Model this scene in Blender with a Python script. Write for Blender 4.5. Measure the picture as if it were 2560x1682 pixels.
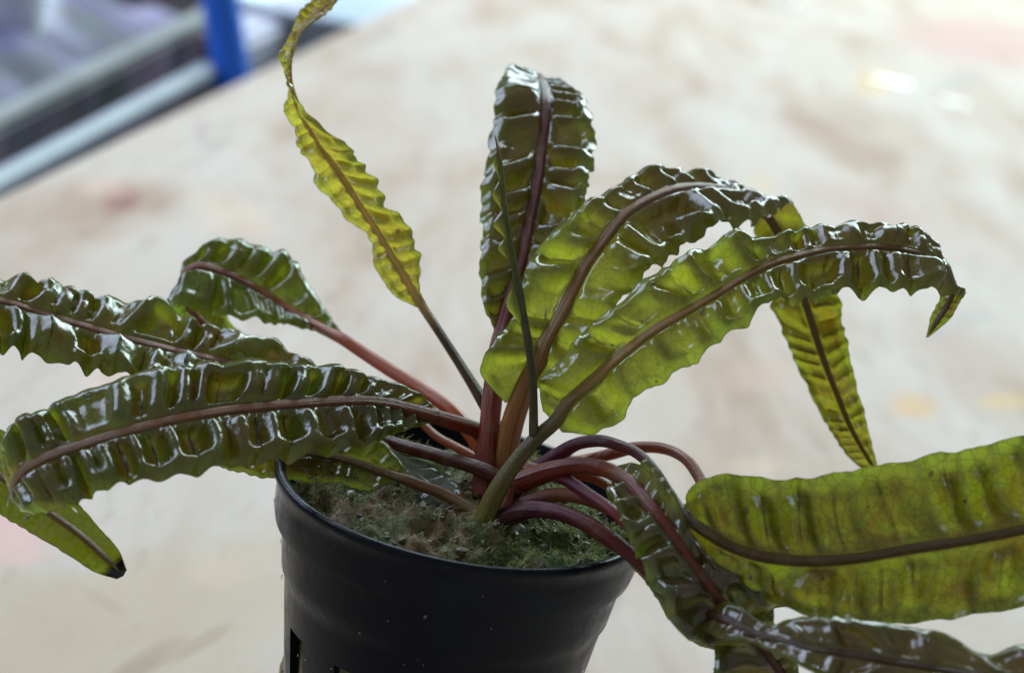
import bpy, bmesh, math, random
import numpy as np
from mathutils import Vector, Matrix, noise as mnoise

for o in list(bpy.data.objects):
    bpy.data.objects.remove(o)
scene = bpy.context.scene
col = scene.collection

# ------------------------------------------------------------ camera, world, lamps
CAM = {"loc": [0.00314, -0.26332, 0.15837], "r": [0.98163, 0.05547, 0.18257], "u": [-0.19081, 0.28536, 0.93923], "b": [-0.0, -0.95681, 0.2907], "D": 0.282}
cam_d = bpy.data.cameras.new('camera')
cam_d.sensor_width = 36.0
cam_d.lens = 36.0 * 5000.0 / 2560.0
cam_d.clip_start = 0.01
cam_d.clip_end = 50.0
cam_d.dof.use_dof = True
cam_d.dof.focus_distance = CAM['D'] - 0.006
cam_d.dof.aperture_fstop = cam_d.lens / 3.7
cam = bpy.data.objects.new('camera', cam_d)
col.objects.link(cam)
r_, u_, b_, l_ = CAM['r'], CAM['u'], CAM['b'], CAM['loc']
cam.matrix_world = Matrix(((r_[0], u_[0], b_[0], l_[0]), (r_[1], u_[1], b_[1], l_[1]),
                           (r_[2], u_[2], b_[2], l_[2]), (0, 0, 0, 1)))
scene.camera = cam

world = bpy.data.worlds.new('World')
scene.world = world
world.use_nodes = True
bg = world.node_tree.nodes['Background']
bg.inputs['Color'].default_value = (0.90, 0.95, 1.0, 1)
bg.inputs['Strength'].default_value = 0.22


def area(name, loc, target, sx, sy, power, color):
    d = bpy.data.lights.new(name, 'AREA')
    d.shape = 'RECTANGLE'
    d.size, d.size_y = sx, sy
    d.energy = power
    d.color = color
    o = bpy.data.objects.new(name, d)
    col.objects.link(o)
    o.location = loc
    o.rotation_euler = (Vector(target) - Vector(loc)).to_track_quat('-Z', 'Y').to_euler()
    return o


area('roof_light', (0.3, 2.2, 2.0), (0, 0.2, 0.0), 2.5, 1.3, 84, (0.76, 0.93, 1.0))
area('back_window', (1.3, 2.9, 1.45), (0, 0.0, 0.05), 1.4, 1.0, 40, (0.70, 1.0, 0.95))
area('drop_glint_lamp', (0.67, 4.0, 0.40), (0.2, 0.9, 0.0), 0.9, 0.5, 5, (0.86, 1.0, 0.97))  # added low lamp, placed so the table's water drops mirror it as glints
area('side_window', (-1.8, 0.75, 1.4), (0, 0.1, 0.03), 2.0, 1.4, 42, (0.62, 0.74, 1.0))

scene.view_settings.view_transform = 'Standard'
scene.view_settings.look = 'None'
scene.view_settings.exposure = 0.42
scene.view_settings.gamma = 1.0
scene.render.engine = 'CYCLES'
scene.cycles.max_bounces = 10
scene.cycles.transparent_max_bounces = 16
scene.cycles.caustics_reflective = False
scene.cycles.caustics_refractive = False

# ------------------------------------------------------------ measured shapes (metres)
SPIKE = [[0.00857,-0.00624,0.06713,0.00063],[0.00789,-0.00571,0.0706,0.00063],[0.00699,-0.00455,0.07442,0.00061],[0.00553,-0.00277,0.07856,0.00058],[0.00389,-0.00099,0.08269,0.00053],[0.00275,1e-05,0.08529,0.00058],[0.00156,0.00119,0.08814,0.00049],[0.0003,0.00265,0.09123,0.00039],[-0.00084,0.00354,0.09417,0.00039],[-0.0021,0.00518,0.09785,0.00034],[-0.00295,0.00601,0.10057,0.00032],[-0.00369,0.00658,0.10245,0.00019],[-0.00444,0.00706,0.10404,7e-05]]
STUBS = [[[[0.0024,-0.00579,0.05313],[0.00102,-0.00482,0.05461],[4e-05,-0.00417,0.05571]],0.00075,"orange"],[[[0.00643,-0.00594,0.05436],[0.00685,-0.00521,0.05676],[0.00692,-0.00477,0.05822]],0.0008,"pink"],[[[0.0084,-0.00333,0.05437],[0.0096,-0.00255,0.05693],[0.01002,-0.00208,0.05847]],0.0007000000000000001,"yellow"],[[[0.00436,0.00853,0.05556],[-0.00043,0.01088,0.05641],[-0.00528,0.01323,0.05728],[-0.00907,0.01585,0.059]],0.0007000000000000001,"orange"],[[[0.00758,0.00366,0.05674],[0.00639,0.00422,0.06028],[0.0052,0.0044,0.06261],[0.00443,0.00481,0.06396]],0.0007000000000000001,"yellow"],[[[0.00767,-0.00505,0.05557],[0.01314,-0.00515,0.05869],[0.01839,-0.00791,0.05991],[0.02267,-0.01014,0.05946]],0.001,"pink"],[[[0.00932,0.00095,0.05814],[0.01327,-0.00145,0.06054],[0.01793,-0.00417,0.0619],[0.02106,-0.00639,0.06148]],0.0009,"orange"]]
OLD = [[0.00233,-0.00569,0.05177,0.00116,-0.00575,0.05155,0.00321,-0.00564,0.05193],[-0.00043,-0.00383,0.05272,-0.00326,-0.00416,0.05161,0.00134,-0.00328,0.05452],[-0.00412,-0.0011,0.05482,-0.00662,-0.00151,0.05347,-0.0014,0.00035,0.05615],[-0.00768,0.00138,0.0561,-0.00966,0.00109,0.05514,-0.00489,0.00275,0.05716],[-0.01013,0.00267,0.0569,-0.01099,0.00255,0.0565,-0.0093,0.00282,0.05741]]
EDGE = [[-0.15161,0.29936,0.0],[-0.09013,0.85137,0.0]]
STAINS = [{"c":[-0.05425,0.04172],"m":[[12.392,4.846],[25.891,-20.672]],"col":[0.39949999999999997,0.306,0.2125],"s":0.55},{"c":[0.08222,0.10242],"m":[[15.94,-1.807],[14.958,-33.636]],"col":[0.425,0.3655,0.306],"s":0.4},{"c":[-0.1205,0.32125],"m":[[113.417,39.993],[88.83,-21.317]],"col":[0.221,0.102,0.085],"s":0.8},{"c":[-0.1265,0.32925],"m":[[90.764,22.924],[36.857,-41.528]],"col":[0.51,0.357,0.2805],"s":0.4},{"c":[-0.08777,0.32695],"m":[[62.797,6.364],[-22.98,-40.891]],"col":[0.527,0.391,0.28900000000000003],"s":0.4},{"c":[0.30046,1.21108],"m":[[13.569,-2.572],[2.377,-5.396]],"col":[0.425,0.272,0.23800000000000002],"s":0.75},{"c":[0.13206,0.52663],"m":[[23.317,-4.482],[-21.615,-18.637]],"col":[0.39949999999999997,0.2805,0.23800000000000002],"s":0.55},{"c":[0.16965,0.49898],"m":[[30.191,-7.402],[-31.392,-26.535]],"col":[0.425,0.323,0.2805],"s":0.4},{"c":[0.09007,0.52951],"m":[[118.889,-7.741],[33.793,-37.712]],"col":[0.51,0.3825,0.23800000000000002],"s":0.35},{"c":[0.17868,0.88693],"m":[[64.376,-7.701],[21.596,-18.509]],"col":[0.527,0.357,0.17],"s":0.6},{"c":[0.11516,0.26501],"m":[[110.29,-15.275],[43.674,-73.002]],"col":[0.527,0.323,0.153],"s":0.55},{"c":[0.14626,0.28944],"m":[[96.853,-17.882],[58.27,-96.457]],"col":[0.527,0.357,0.17],"s":0.5},{"c":[0.07177,0.26706],"m":[[50.775,-0.447],[65.717,-56.78]],"col":[0.442,0.306,0.23800000000000002],"s":0.4},{"c":[-0.08093,0.07637],"m":[[120.322,36.066],[26.426,-52.296]],"col":[0.561,0.34,0.306],"s":0.6},{"c":[-0.04675,0.03508],"m":[[84.095,47.027],[275.523,-111.724]],"col":[0.255,0.187,0.1275],"s":0.45},{"c":[-0.03901,0.04678],"m":[[105.32,54.696],[414.914,-171.722]],"col":[0.28900000000000003,0.2125,0.14450000000000002],"s":0.4},{"c":[-0.05814,0.05402],"m":[[157.036,1.841],[-230.851,-342.356]],"col":[0.34,0.255,0.17],"s":0.3},{"c":[-0.09062,0.70737],"m":[[64.616,12.254],[116.371,-20.756]],"col":[0.306,0.255,0.221],"s":0.5},{"c":[-0.11825,0.42869],"m":[[297.177,61.659],[32.057,-31.624]],"col":[0.28900000000000003,0.2295,0.2125],"s":0.35},{"c":[0.13517,0.3495],"m":[[167.418,-17.35],[164.625,-140.287]],"col":[0.2975,0.2805,0.272],"s":0.4},{"c":[0.15098,0.3776],"m":[[95.496,-11.683],[95.605,-80.341]],"col":[0.34,0.3145,0.2805],"s":0.35},{"c":[0.24221,0.96912],"m":[[41.705,-5.717],[73.957,-38.711]],"col":[0.2975,0.2975,0.2805],"s":0.35},{"c":[-0.08276,0.15412],"m":[[107.266,27.204],[25.714,-42.287]],"col":[0.5780000000000001,0.39949999999999997,0.34],"s":0.4},{"c":[0.06597,0.19175],"m":[[115.876,-7.059],[69.364,-126.044]],"col":[0.527,0.3825,0.255],"s":0.35},{"c":[-0.04091,0.0755],"m":[[129.29,25.47],[36.624,-76.427]],"col":[0.51,0.3825,0.272],"s":0.3}]
DROPS = [[0.14648,1.17968,0.016],[0.18751,0.89724,0.012],[0.22188,0.86619,0.008],[0.13526,0.822,0.003],[-0.07628,0.09191,0.002]]
BACK = {"tub_rim":[[-0.20254,0.47297,-0.02],[-0.19857,0.61301,-0.02],[-0.18821,0.78161,-0.02],[-0.18079,0.93324,-0.02]],"pipe":[[-0.17416,0.29392,-0.012],[-0.16778,0.35652,-0.012],[-0.15837,0.45823,-0.012],[-0.15053,0.59978,-0.012]],"post":[[-0.14081,0.60905,-0.012]],"post_top":[[-0.15184,0.618,0.01747]],"basin":[[-0.13761,0.97398,-0.03]],"board":[[-0.16703,0.78826,-0.03],[-0.15823,0.88543,-0.03]],"bottle":[[-0.26491,0.67357,-0.03]]}
LEAVES = {
 'L1': {"pet":[[0.00852,-0.00354,0.0571],[0.00424,-0.00203,0.05862],[-0.00378,0.00158,0.05849],[-0.01219,0.00514,0.05816],[-0.01864,0.00925,0.05965]],"st":[[-0.02122,0.01061,0.06067,-0.02066,0.01243,0.06152,-0.02218,0.00933,0.0599],[-0.0255,0.01121,0.06094,-0.02359,0.01548,0.06296,-0.02765,0.00778,0.05998],[-0.03163,0.01142,0.06163,-0.02969,0.01759,0.06472,-0.03335,0.0066,0.05954],[-0.03749,0.01168,0.06249,-0.03705,0.0181,0.0647,-0.03897,0.00618,0.05986],[-0.04313,0.01128,0.06287,-0.04375,0.01785,0.06558,-0.04314,0.00514,0.05988],[-0.04761,0.01088,0.06328,-0.04886,0.01831,0.06711,-0.04801,0.00461,0.05985],[-0.05214,0.01048,0.06368,-0.05324,0.01773,0.06693,-0.05226,0.00409,0.05987],[-0.05662,0.01013,0.06427,-0.05817,0.01672,0.06703,-0.0559,0.00363,0.06006],[-0.0633,0.00938,0.06524,-0.06427,0.01557,0.06839,-0.06224,0.00275,0.06061],[-0.06995,0.00865,0.06627,-0.07132,0.01431,0.06771,-0.06802,0.00201,0.06161],[-0.07585,0.00754,0.06605,-0.07713,0.01282,0.06794,-0.07432,0.0012,0.06239],[-0.08052,0.00558,0.06306,-0.08332,0.01037,0.06506,-0.07824,0.00062,0.06048],[-0.08194,0.00351,0.05622,-0.08575,0.00784,0.05673,-0.0791,-0.00086,0.05561],[-0.07855,0.0017,0.05028,-0.08132,0.00643,0.0521,-0.07729,-0.00214,0.04795],[-0.0722,0.00061,0.04668,-0.07329,0.00578,0.04996,-0.07279,-0.00333,0.04405],[-0.0647,-0.00033,0.04359,-0.0641,0.00454,0.04759,-0.06365,-0.00452,0.04013],[-0.0578,-0.0013,0.04039,-0.05666,0.00257,0.04281,-0.05841,-0.00467,0.0379],[-0.05163,-0.00213,0.03766,-0.04998,0.00024,0.03857,-0.05251,-0.00485,0.0356],[-0.04737,-0.00289,0.03516,-0.04624,-0.0015,0.03629,-0.04834,-0.00441,0.0336],[-0.0447,-0.00343,0.03339,-0.04448,-0.00291,0.03409,-0.04547,-0.00388,0.03295]],"r":[0.1,0.05],"edge":0.4,"amp":0.34,"sp":0.62,"ruff":0.05,"lobe":0.03,"jag":0.5,"fade":[0.6,0.72],"pal":"dark","black_tip":1},
 'L2': {"pet":[[0.00544,0.00596,0.05743],[0.00109,0.00571,0.06176],[-0.00292,0.00354,0.06322],[-0.00602,0.00175,0.06419]],"st":[[-0.0054,0.00192,0.06406,-0.00498,0.00312,0.06458,-0.00553,0.00075,0.06366],[-0.00907,-5e-05,0.06516,-0.00741,0.00333,0.06597,-0.00869,-0.00327,0.06315],[-0.01319,-0.00286,0.06624,-0.01249,0.00181,0.06784,-0.01247,-0.00825,0.06225],[-0.01821,-0.00596,0.06633,-0.01853,-0.00041,0.06913,-0.0171,-0.01223,0.06118],[-0.02304,-0.00918,0.06606,-0.02428,-0.00291,0.06952,-0.02171,-0.01603,0.0607],[-0.02836,-0.01199,0.06543,-0.03018,-0.00545,0.06975,-0.02687,-0.01889,0.05991],[-0.03353,-0.01485,0.06462,-0.0361,-0.00823,0.06918,-0.0314,-0.02169,0.05929],[-0.03755,-0.0172,0.06375,-0.04075,-0.01064,0.06813,-0.03511,-0.02395,0.05872],[-0.04101,-0.01908,0.06273,-0.04536,-0.01265,0.06667,-0.03892,-0.02527,0.05783],[-0.04502,-0.0206,0.06117,-0.05018,-0.01438,0.06442,-0.04223,-0.02612,0.05675],[-0.04906,-0.02169,0.05928,-0.05435,-0.01616,0.06202,-0.04525,-0.02665,0.05501],[-0.05291,-0.02232,0.0572,-0.05782,-0.01733,0.05988,-0.04858,-0.02683,0.0527],[-0.05606,-0.02214,0.05435,-0.05939,-0.01745,0.05775,-0.05174,-0.02584,0.05079],[-0.05754,-0.01971,0.05033,-0.06001,-0.01568,0.05326,-0.05454,-0.02178,0.04868],[-0.05724,-0.01643,0.04735,-0.05891,-0.01477,0.04938,-0.0554,-0.01607,0.04683],[-0.05526,-0.01394,0.04696,-0.05651,-0.01311,0.04796,-0.05421,-0.014,0.04676]],"r":[0.12,0.085],"amp":0.32,"sp":0.6,"ruff":0.04,"lobe":0.02,"jag":0.35,"pal":"dark"},
 'L3': {"pet":[[0.00429,0.00674,0.05656],[-0.00342,0.01248,0.06167],[-0.00849,0.01692,0.06252],[-0.01432,0.02132,0.06325],[-0.01903,0.0247,0.06406]],"st":[[-0.02184,0.02646,0.06469,-0.02154,0.02678,0.06507,-0.02219,0.02613,0.0643],[-0.02566,0.02912,0.06486,-0.02421,0.0309,0.06554,-0.02619,0.028,0.0646],[-0.02819,0.03029,0.06526,-0.02655,0.03339,0.06688,-0.02864,0.02846,0.06438],[-0.03099,0.03152,0.06588,-0.02934,0.03611,0.06895,-0.03096,0.0285,0.06453],[-0.0364,0.03309,0.06759,-0.03441,0.03912,0.07196,-0.03524,0.02799,0.06458],[-0.04047,0.03301,0.06904,-0.03926,0.03947,0.0731,-0.03927,0.02696,0.06463],[-0.04368,0.03175,0.07007,-0.04323,0.03811,0.07378,-0.04343,0.0256,0.06529],[-0.04655,0.03078,0.07031,-0.0463,0.03598,0.07194,-0.04695,0.02503,0.06516],[-0.04786,0.03043,0.06916,-0.0481,0.03427,0.06977,-0.0487,0.02642,0.06455],[-0.0476,0.03089,0.06552,-0.04826,0.03386,0.06668,-0.04901,0.03053,0.0626],[-0.04565,0.03194,0.06209,-0.04542,0.03457,0.06386,-0.0471,0.03156,0.06084],[-0.04241,0.03277,0.05965,-0.04156,0.03553,0.06186,-0.04386,0.03239,0.0584],[-0.03913,0.03321,0.05767,-0.03846,0.03576,0.05919,-0.04026,0.03285,0.05648],[-0.03577,0.03356,0.05537,-0.03554,0.03373,0.05594,-0.03603,0.03344,0.05499]],"r":[0.105,0.07],"edge":0.3,"amp":0.26,"sp":0.6,"pal":"left3"},
 'L4': {"pet":[[0.00431,0.00718,0.06143],[0.00045,0.01041,0.06518],[-0.00426,0.01424,0.06919],[-0.00832,0.01688,0.07272]],"st":[[-0.01062,0.01851,0.07465,-0.01018,0.01846,0.07516,-0.01147,0.01862,0.07432],[-0.01262,0.01963,0.07661,-0.01153,0.01921,0.07695,-0.01451,0.02015,0.07488],[-0.01514,0.02095,0.07923,-0.01275,0.02064,0.08166,-0.01784,0.02202,0.07759],[-0.01914,0.02271,0.08331,-0.01521,0.02172,0.08521,-0.0209,0.02433,0.08176],[-0.02266,0.02424,0.08663,-0.01868,0.02267,0.08832,-0.02514,0.02571,0.0846],[-0.02615,0.0258,0.09004,-0.02168,0.02411,0.09136,-0.0301,0.02729,0.08807],[-0.02982,0.02682,0.0934,-0.02492,0.0249,0.09396,-0.03221,0.02839,0.09168],[-0.03277,0.02773,0.09639,-0.02866,0.02548,0.09586,-0.03478,0.02881,0.0948],[-0.03433,0.0283,0.09828,-0.03292,0.02675,0.09831,-0.03625,0.02896,0.09699],[-0.03529,0.02828,0.09993,-0.03461,0.02642,0.09999,-0.03625,0.02895,0.0987],[-0.03602,0.02869,0.10128,-0.0358,0.02708,0.10114,-0.03624,0.02968,0.10041],[-0.03652,0.02915,0.1028,-0.03666,0.02784,0.1026,-0.03743,0.03049,0.10306],[-0.03694,0.03027,0.10476,-0.03691,0.02884,0.10485,-0.03886,0.03155,0.10484],[-0.03681,0.03135,0.10657,-0.0366,0.03008,0.10654,-0.03848,0.03264,0.10671],[-0.03647,0.03299,0.10855,-0.03602,0.03192,0.10846,-0.03793,0.03417,0.10829],[-0.03543,0.03458,0.11035,-0.03471,0.03349,0.11019,-0.03733,0.03593,0.11065],[-0.03399,0.03619,0.11218,-0.03306,0.03516,0.11224,-0.03605,0.03758,0.11265],[-0.03177,0.03793,0.11448,-0.03081,0.0371,0.11451,-0.03358,0.03918,0.11516],[-0.02879,0.03974,0.117,-0.02861,0.03949,0.11687,-0.02913,0.04002,0.11723]],"r":[0.08,0.03],"edge":0.4,"amp":0.26,"sp":0.75,"wob":0.04,"ruff":0.18,"pal":"lime"},
 'L5': {"pet":[[0.0037,-0.00119,0.05451],[0.00319,0.00088,0.05789],[0.00251,0.00396,0.06287],[0.00193,0.00811,0.06792],[0.00153,0.01277,0.07296]],"st":[[0.00172,0.01439,0.07483,0.0026,0.01449,0.07518,0.00055,0.01423,0.07431],[0.00204,0.01772,0.07891,0.00524,0.01675,0.07916,-0.00177,0.01626,0.07755],[0.0025,0.02232,0.08375,0.00808,0.02118,0.08516,-0.0037,0.02052,0.08297],[0.00254,0.0268,0.08818,0.00947,0.02547,0.09069,-0.00436,0.02413,0.08625],[0.00258,0.03143,0.0931,0.01006,0.02986,0.0948,-0.00522,0.02881,0.09133],[0.00218,0.03704,0.09779,0.0098,0.0354,0.09928,-0.00556,0.03444,0.09611],[0.00194,0.04007,0.10089,0.00895,0.03893,0.10228,-0.00594,0.03873,0.09993],[0.00156,0.04279,0.10297,0.00786,0.04208,0.10406,-0.00623,0.04213,0.10252],[0.00102,0.04635,0.10437,0.00641,0.04648,0.10478,-0.00623,0.04694,0.10457],[0.0,0.05077,0.10514,0.00419,0.05072,0.105,-0.00559,0.05201,0.1058],[-0.00085,0.0549,0.10499,0.00249,0.05485,0.10481,-0.00507,0.05561,0.1056],[-0.00131,0.05865,0.10357,0.00128,0.05849,0.10303,-0.00486,0.05866,0.10359],[-0.00169,0.05989,0.10077,0.00085,0.05972,0.10022,-0.00527,0.0599,0.10079],[-0.00172,0.05854,0.09632,-0.0009,0.05838,0.09579,-0.00344,0.05844,0.096]],"r":[0.15,0.09],"amp":0.25,"sp":0.8,"tight":0.45,"pal":"back"},
 'L6': {"pet":[[0.00558,0.0015,0.05649],[0.00542,0.00264,0.06197],[0.00587,0.00429,0.06739]],"st":[[0.00618,0.00475,0.06893,0.00736,0.00435,0.06931,0.0042,0.00381,0.06754],[0.00673,0.00598,0.07125,0.00934,0.00509,0.07174,0.00035,0.00467,0.07037],[0.00759,0.00723,0.07363,0.01228,0.00627,0.07391,0.00037,0.00602,0.07481],[0.00821,0.00846,0.07597,0.01409,0.00727,0.07721,0.00274,0.00996,0.07747],[0.00933,0.01039,0.07888,0.01603,0.00858,0.0798,0.00369,0.01176,0.07994],[0.01031,0.01235,0.08189,0.01754,0.01062,0.08307,0.00341,0.01389,0.08353],[0.01161,0.0147,0.0862,0.01971,0.01156,0.08615,0.00462,0.01666,0.08748],[0.01374,0.01697,0.0902,0.022,0.01286,0.08871,0.00832,0.01971,0.09236],[0.0158,0.01952,0.09344,0.02417,0.01471,0.09137,0.01185,0.02289,0.09421],[0.01871,0.0223,0.09571,0.02675,0.01698,0.09196,0.015,0.02686,0.09697],[0.02192,0.02535,0.09717,0.02963,0.01997,0.09322,0.01871,0.02998,0.09863],[0.02533,0.02865,0.0977,0.0331,0.02331,0.09387,0.02314,0.03325,0.09907],[0.029,0.03176,0.0976,0.03652,0.02683,0.09516,0.02732,0.03567,0.09844],[0.03282,0.03464,0.09677,0.0392,0.03097,0.09672,0.032,0.03795,0.09736],[0.03642,0.03621,0.09508,0.04202,0.034,0.09467,0.035,0.03832,0.09513],[0.04004,0.03626,0.0918,0.0459,0.03504,0.09121,0.03697,0.03667,0.0897],[0.0435,0.0348,0.08699,0.04941,0.03378,0.08707,0.03895,0.03522,0.08492],[0.04655,0.03324,0.08185,0.05132,0.03263,0.08327,0.04139,0.03399,0.08087],[0.05035,0.03018,0.07522,0.05369,0.02986,0.07761,0.04549,0.03111,0.07485],[0.05309,0.02838,0.07103,0.05563,0.02795,0.07303,0.04926,0.0291,0.06993],[0.05701,0.0262,0.06554,0.05899,0.02601,0.06665,0.05428,0.0264,0.06448],[0.05984,0.02525,0.06243,0.06092,0.02533,0.0627,0.05784,0.02496,0.06149],[0.06212,0.02453,0.06005,0.06223,0.02457,0.0602,0.06183,0.02447,0.05987]],"r":[0.165,0.03],"edge":0.3,"amp":0.3,"sp":0.95,"tight":0.55,"ruff":0.12,"wob":0.025,"pal":"olive"},
 'L7': {"pet":[[0.00396,-0.00838,0.05322],[0.00497,-0.00748,0.05791],[0.00698,-0.00647,0.06294],[0.00921,-0.00582,0.06679]],"st":[[0.01102,-0.00562,0.06919,0.0122,-0.00686,0.06854,0.00924,-0.0043,0.07007],[0.01261,-0.0051,0.07261,0.01788,-0.00748,0.06994,0.00809,-0.00361,0.07408],[0.01509,-0.0046,0.07597,0.02066,-0.0071,0.07463,0.01035,-0.00251,0.07771],[0.01851,-0.00383,0.08023,0.02357,-0.00704,0.07826,0.01348,-0.00129,0.08173],[0.02199,-0.00272,0.08389,0.0275,-0.00661,0.08139,0.01674,0.00053,0.08598],[0.02565,-0.00134,0.0867,0.03033,-0.00502,0.08492,0.02091,0.0029,0.09033],[0.02935,7e-05,0.08964,0.03394,-0.00369,0.08759,0.02563,0.00447,0.09379],[0.03306,0.00199,0.09253,0.03708,-0.00176,0.09049,0.03059,0.00639,0.09666],[0.03599,0.0036,0.09436,0.0398,-0.00068,0.09061,0.03466,0.00741,0.0966],[0.03895,0.00501,0.09558,0.04252,3e-05,0.0912,0.03837,0.00934,0.0978],[0.04303,0.00651,0.09707,0.04578,0.001,0.0927,0.0425,0.01134,0.0992],[0.0473,0.00784,0.09802,0.0499,0.00241,0.09388,0.0472,0.01286,0.10078],[0.05163,0.00906,0.09858,0.05409,0.00347,0.09393,0.05204,0.01397,0.10097],[0.05569,0.01008,0.0985,0.05794,0.00501,0.09384,0.0562,0.01465,0.10151],[0.05918,0.01089,0.09772,0.06106,0.00661,0.09396,0.05891,0.01457,0.09952],[0.06184,0.01188,0.09583,0.06327,0.00862,0.09371,0.0609,0.01493,0.09727],[0.06323,0.01276,0.09356,0.06409,0.01101,0.09294,0.06244,0.01503,0.09413],[0.06306,0.01319,0.09153,0.06404,0.0121,0.0914,0.06201,0.01418,0.09136],[0.06222,0.01274,0.08936,0.06334,0.01191,0.08937,0.06117,0.01331,0.08917],[0.0616,0.01227,0.08781,0.06228,0.01187,0.08787,0.06104,0.01256,0.08774],[0.06108,0.01184,0.0864,0.0612,0.01185,0.08643,0.06096,0.01183,0.08638]],"r":[0.125,0.04],"edge":0.3,"amp":0.31,"sp":0.98,"tight":0.55,"ruff":0.12,"wob":0.025,"pal":"green"},
 'L11': {"pet":[[0.00654,-0.00237,0.05753],[0.01309,-0.00408,0.06221],[0.01577,-0.00568,0.06383],[0.01862,-0.0075,0.06472]],"st":[[0.01995,-0.01087,0.06565,0.0199,-0.0121,0.06504,0.02037,-0.01011,0.06645],[0.0219,-0.01436,0.0662,0.02001,-0.01605,0.06411,0.02349,-0.01362,0.06867],[0.02368,-0.01759,0.06591,0.02146,-0.01943,0.0633,0.0259,-0.01679,0.06852],[0.02543,-0.02038,0.06531,0.02263,-0.02243,0.06202,0.02741,-0.01914,0.06767],[0.02894,-0.02374,0.06286,0.02496,-0.02568,0.05993,0.03013,-0.02254,0.0651],[0.032,-0.02554,0.06038,0.02763,-0.02754,0.05724,0.03364,-0.02467,0.0615],[0.03472,-0.02673,0.05819,0.02955,-0.02795,0.05418,0.03852,-0.02556,0.0603],[0.0382,-0.02605,0.05525,0.03351,-0.02619,0.05136,0.04274,-0.02543,0.05729],[0.04126,-0.02627,0.0528,0.0362,-0.02603,0.05018,0.04344,-0.02572,0.05461],[0.04424,-0.02652,0.05027,0.03671,-0.02538,0.04715,0.0467,-0.02613,0.05154],[0.04674,-0.02638,0.0473,0.04044,-0.02575,0.04247,0.04834,-0.02522,0.04768],[0.04957,-0.02647,0.04355,0.04615,-0.0266,0.0397,0.05011,-0.02582,0.04396],[0.05177,-0.02644,0.0402,0.05152,-0.02649,0.04004,0.05192,-0.0264,0.04034]],"r":[0.125,0.05],"edge":0.5,"amp":0.32,"sp":0.9,"ruff":0.25,"wob":0.04,"pal":"brownred"},
 'L12': {"pet":[[0.0097,-0.00063,0.05981],[0.01281,-0.00158,0.06355],[0.01482,-0.00296,0.06589],[0.01703,-0.0046,0.06739],[0.01953,-0.0074,0.06848],[0.02229,-0.00849,0.06832],[0.02487,-0.01084,0.06747],[0.02736,-0.01348,0.06569]],"st":[[0.02915,-0.01641,0.06461,0.03004,-0.01565,0.06542,0.02815,-0.01702,0.06434],[0.0305,-0.0201,0.06454,0.02935,-0.01823,0.06723,0.03149,-0.02199,0.06173],[0.03245,-0.02235,0.06435,0.03075,-0.01955,0.0701,0.03371,-0.02476,0.05985],[0.0354,-0.02343,0.06353,0.03384,-0.01943,0.07155,0.03767,-0.02642,0.05886],[0.03908,-0.02415,0.06322,0.03728,-0.01943,0.0719,0.04153,-0.0276,0.05876],[0.04405,-0.02436,0.06356,0.0421,-0.01953,0.07258,0.04608,-0.02807,0.05823],[0.05127,-0.02435,0.06532,0.04835,-0.01932,0.075,0.05263,-0.02848,0.0586],[0.05826,-0.02405,0.06805,0.0551,-0.01906,0.07757,0.05978,-0.02858,0.05999],[0.06529,-0.02369,0.07058,0.06205,-0.0186,0.08045,0.06661,-0.02829,0.06233],[0.07175,-0.02329,0.07327,0.069,-0.01816,0.08328,0.07305,-0.02792,0.06492],[0.07785,-0.02282,0.07585,0.0753,-0.01793,0.08509,0.07955,-0.02732,0.06794],[0.084,-0.0226,0.07795,0.08248,-0.01902,0.08459,0.08546,-0.02539,0.07224],[0.08929,-0.02249,0.07901,0.08919,-0.02234,0.07952,0.0894,-0.02265,0.0785]],"r":[0.085,0.06],"amp":0.15,"sp":0.6,"wob":0.035,"tight":0.1,"lobe":0.015,"pal":"big","jag":0.3},
 'L13': {"pet":[[0.00992,0.00585,0.05706],[0.01937,0.01087,0.05982],[0.02397,0.01056,0.06225],[0.02782,0.00884,0.06347],[0.03086,0.00574,0.06358],[0.03284,0.00228,0.06252],[0.03428,-0.00244,0.06072]],"st":[[0.03539,-0.00495,0.05936,0.03603,-0.00482,0.05977,0.03474,-0.00507,0.05895],[0.03756,-0.00773,0.05708,0.04037,-0.0063,0.05836,0.03547,-0.0093,0.05536],[0.04041,-0.00954,0.05457,0.04369,-0.00791,0.05649,0.03774,-0.01113,0.05276],[0.04443,-0.01018,0.05245,0.04703,-0.00842,0.05482,0.04289,-0.01171,0.05087],[0.04886,-0.00936,0.05171,0.04909,-0.00926,0.05204,0.04863,-0.00946,0.05138]],"r":[0.085,0.04],"amp":0.1,"sp":0.6,"pal":"olive"},
 'L14': {"pet":[[0.00524,-0.00784,0.05327],[0.00759,-0.00817,0.05564],[0.00977,-0.0092,0.05741],[0.01325,-0.01093,0.05858],[0.01681,-0.01295,0.05881],[0.02054,-0.01523,0.0582]],"st":[[0.02249,-0.01595,0.05753,0.02212,-0.01609,0.05707,0.02276,-0.01584,0.05791],[0.02547,-0.01737,0.05631,0.02478,-0.01763,0.05546,0.02635,-0.01712,0.05714],[0.02797,-0.01833,0.05487,0.0272,-0.01866,0.05378,0.02915,-0.01793,0.05619],[0.03076,-0.01851,0.05257,0.02958,-0.01891,0.05124,0.03287,-0.01818,0.05363],[0.03327,-0.01812,0.05039,0.03158,-0.01856,0.04896,0.03607,-0.01685,0.05115],[0.03606,-0.0177,0.04835,0.03458,-0.01812,0.04696,0.03822,-0.01632,0.04944],[0.03945,-0.01728,0.0463,0.03894,-0.01739,0.04592,0.0399,-0.01708,0.04695]],"r":[0.12,0.05],"amp":0.16,"sp":0.6,"pal":"brownred"},
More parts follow.
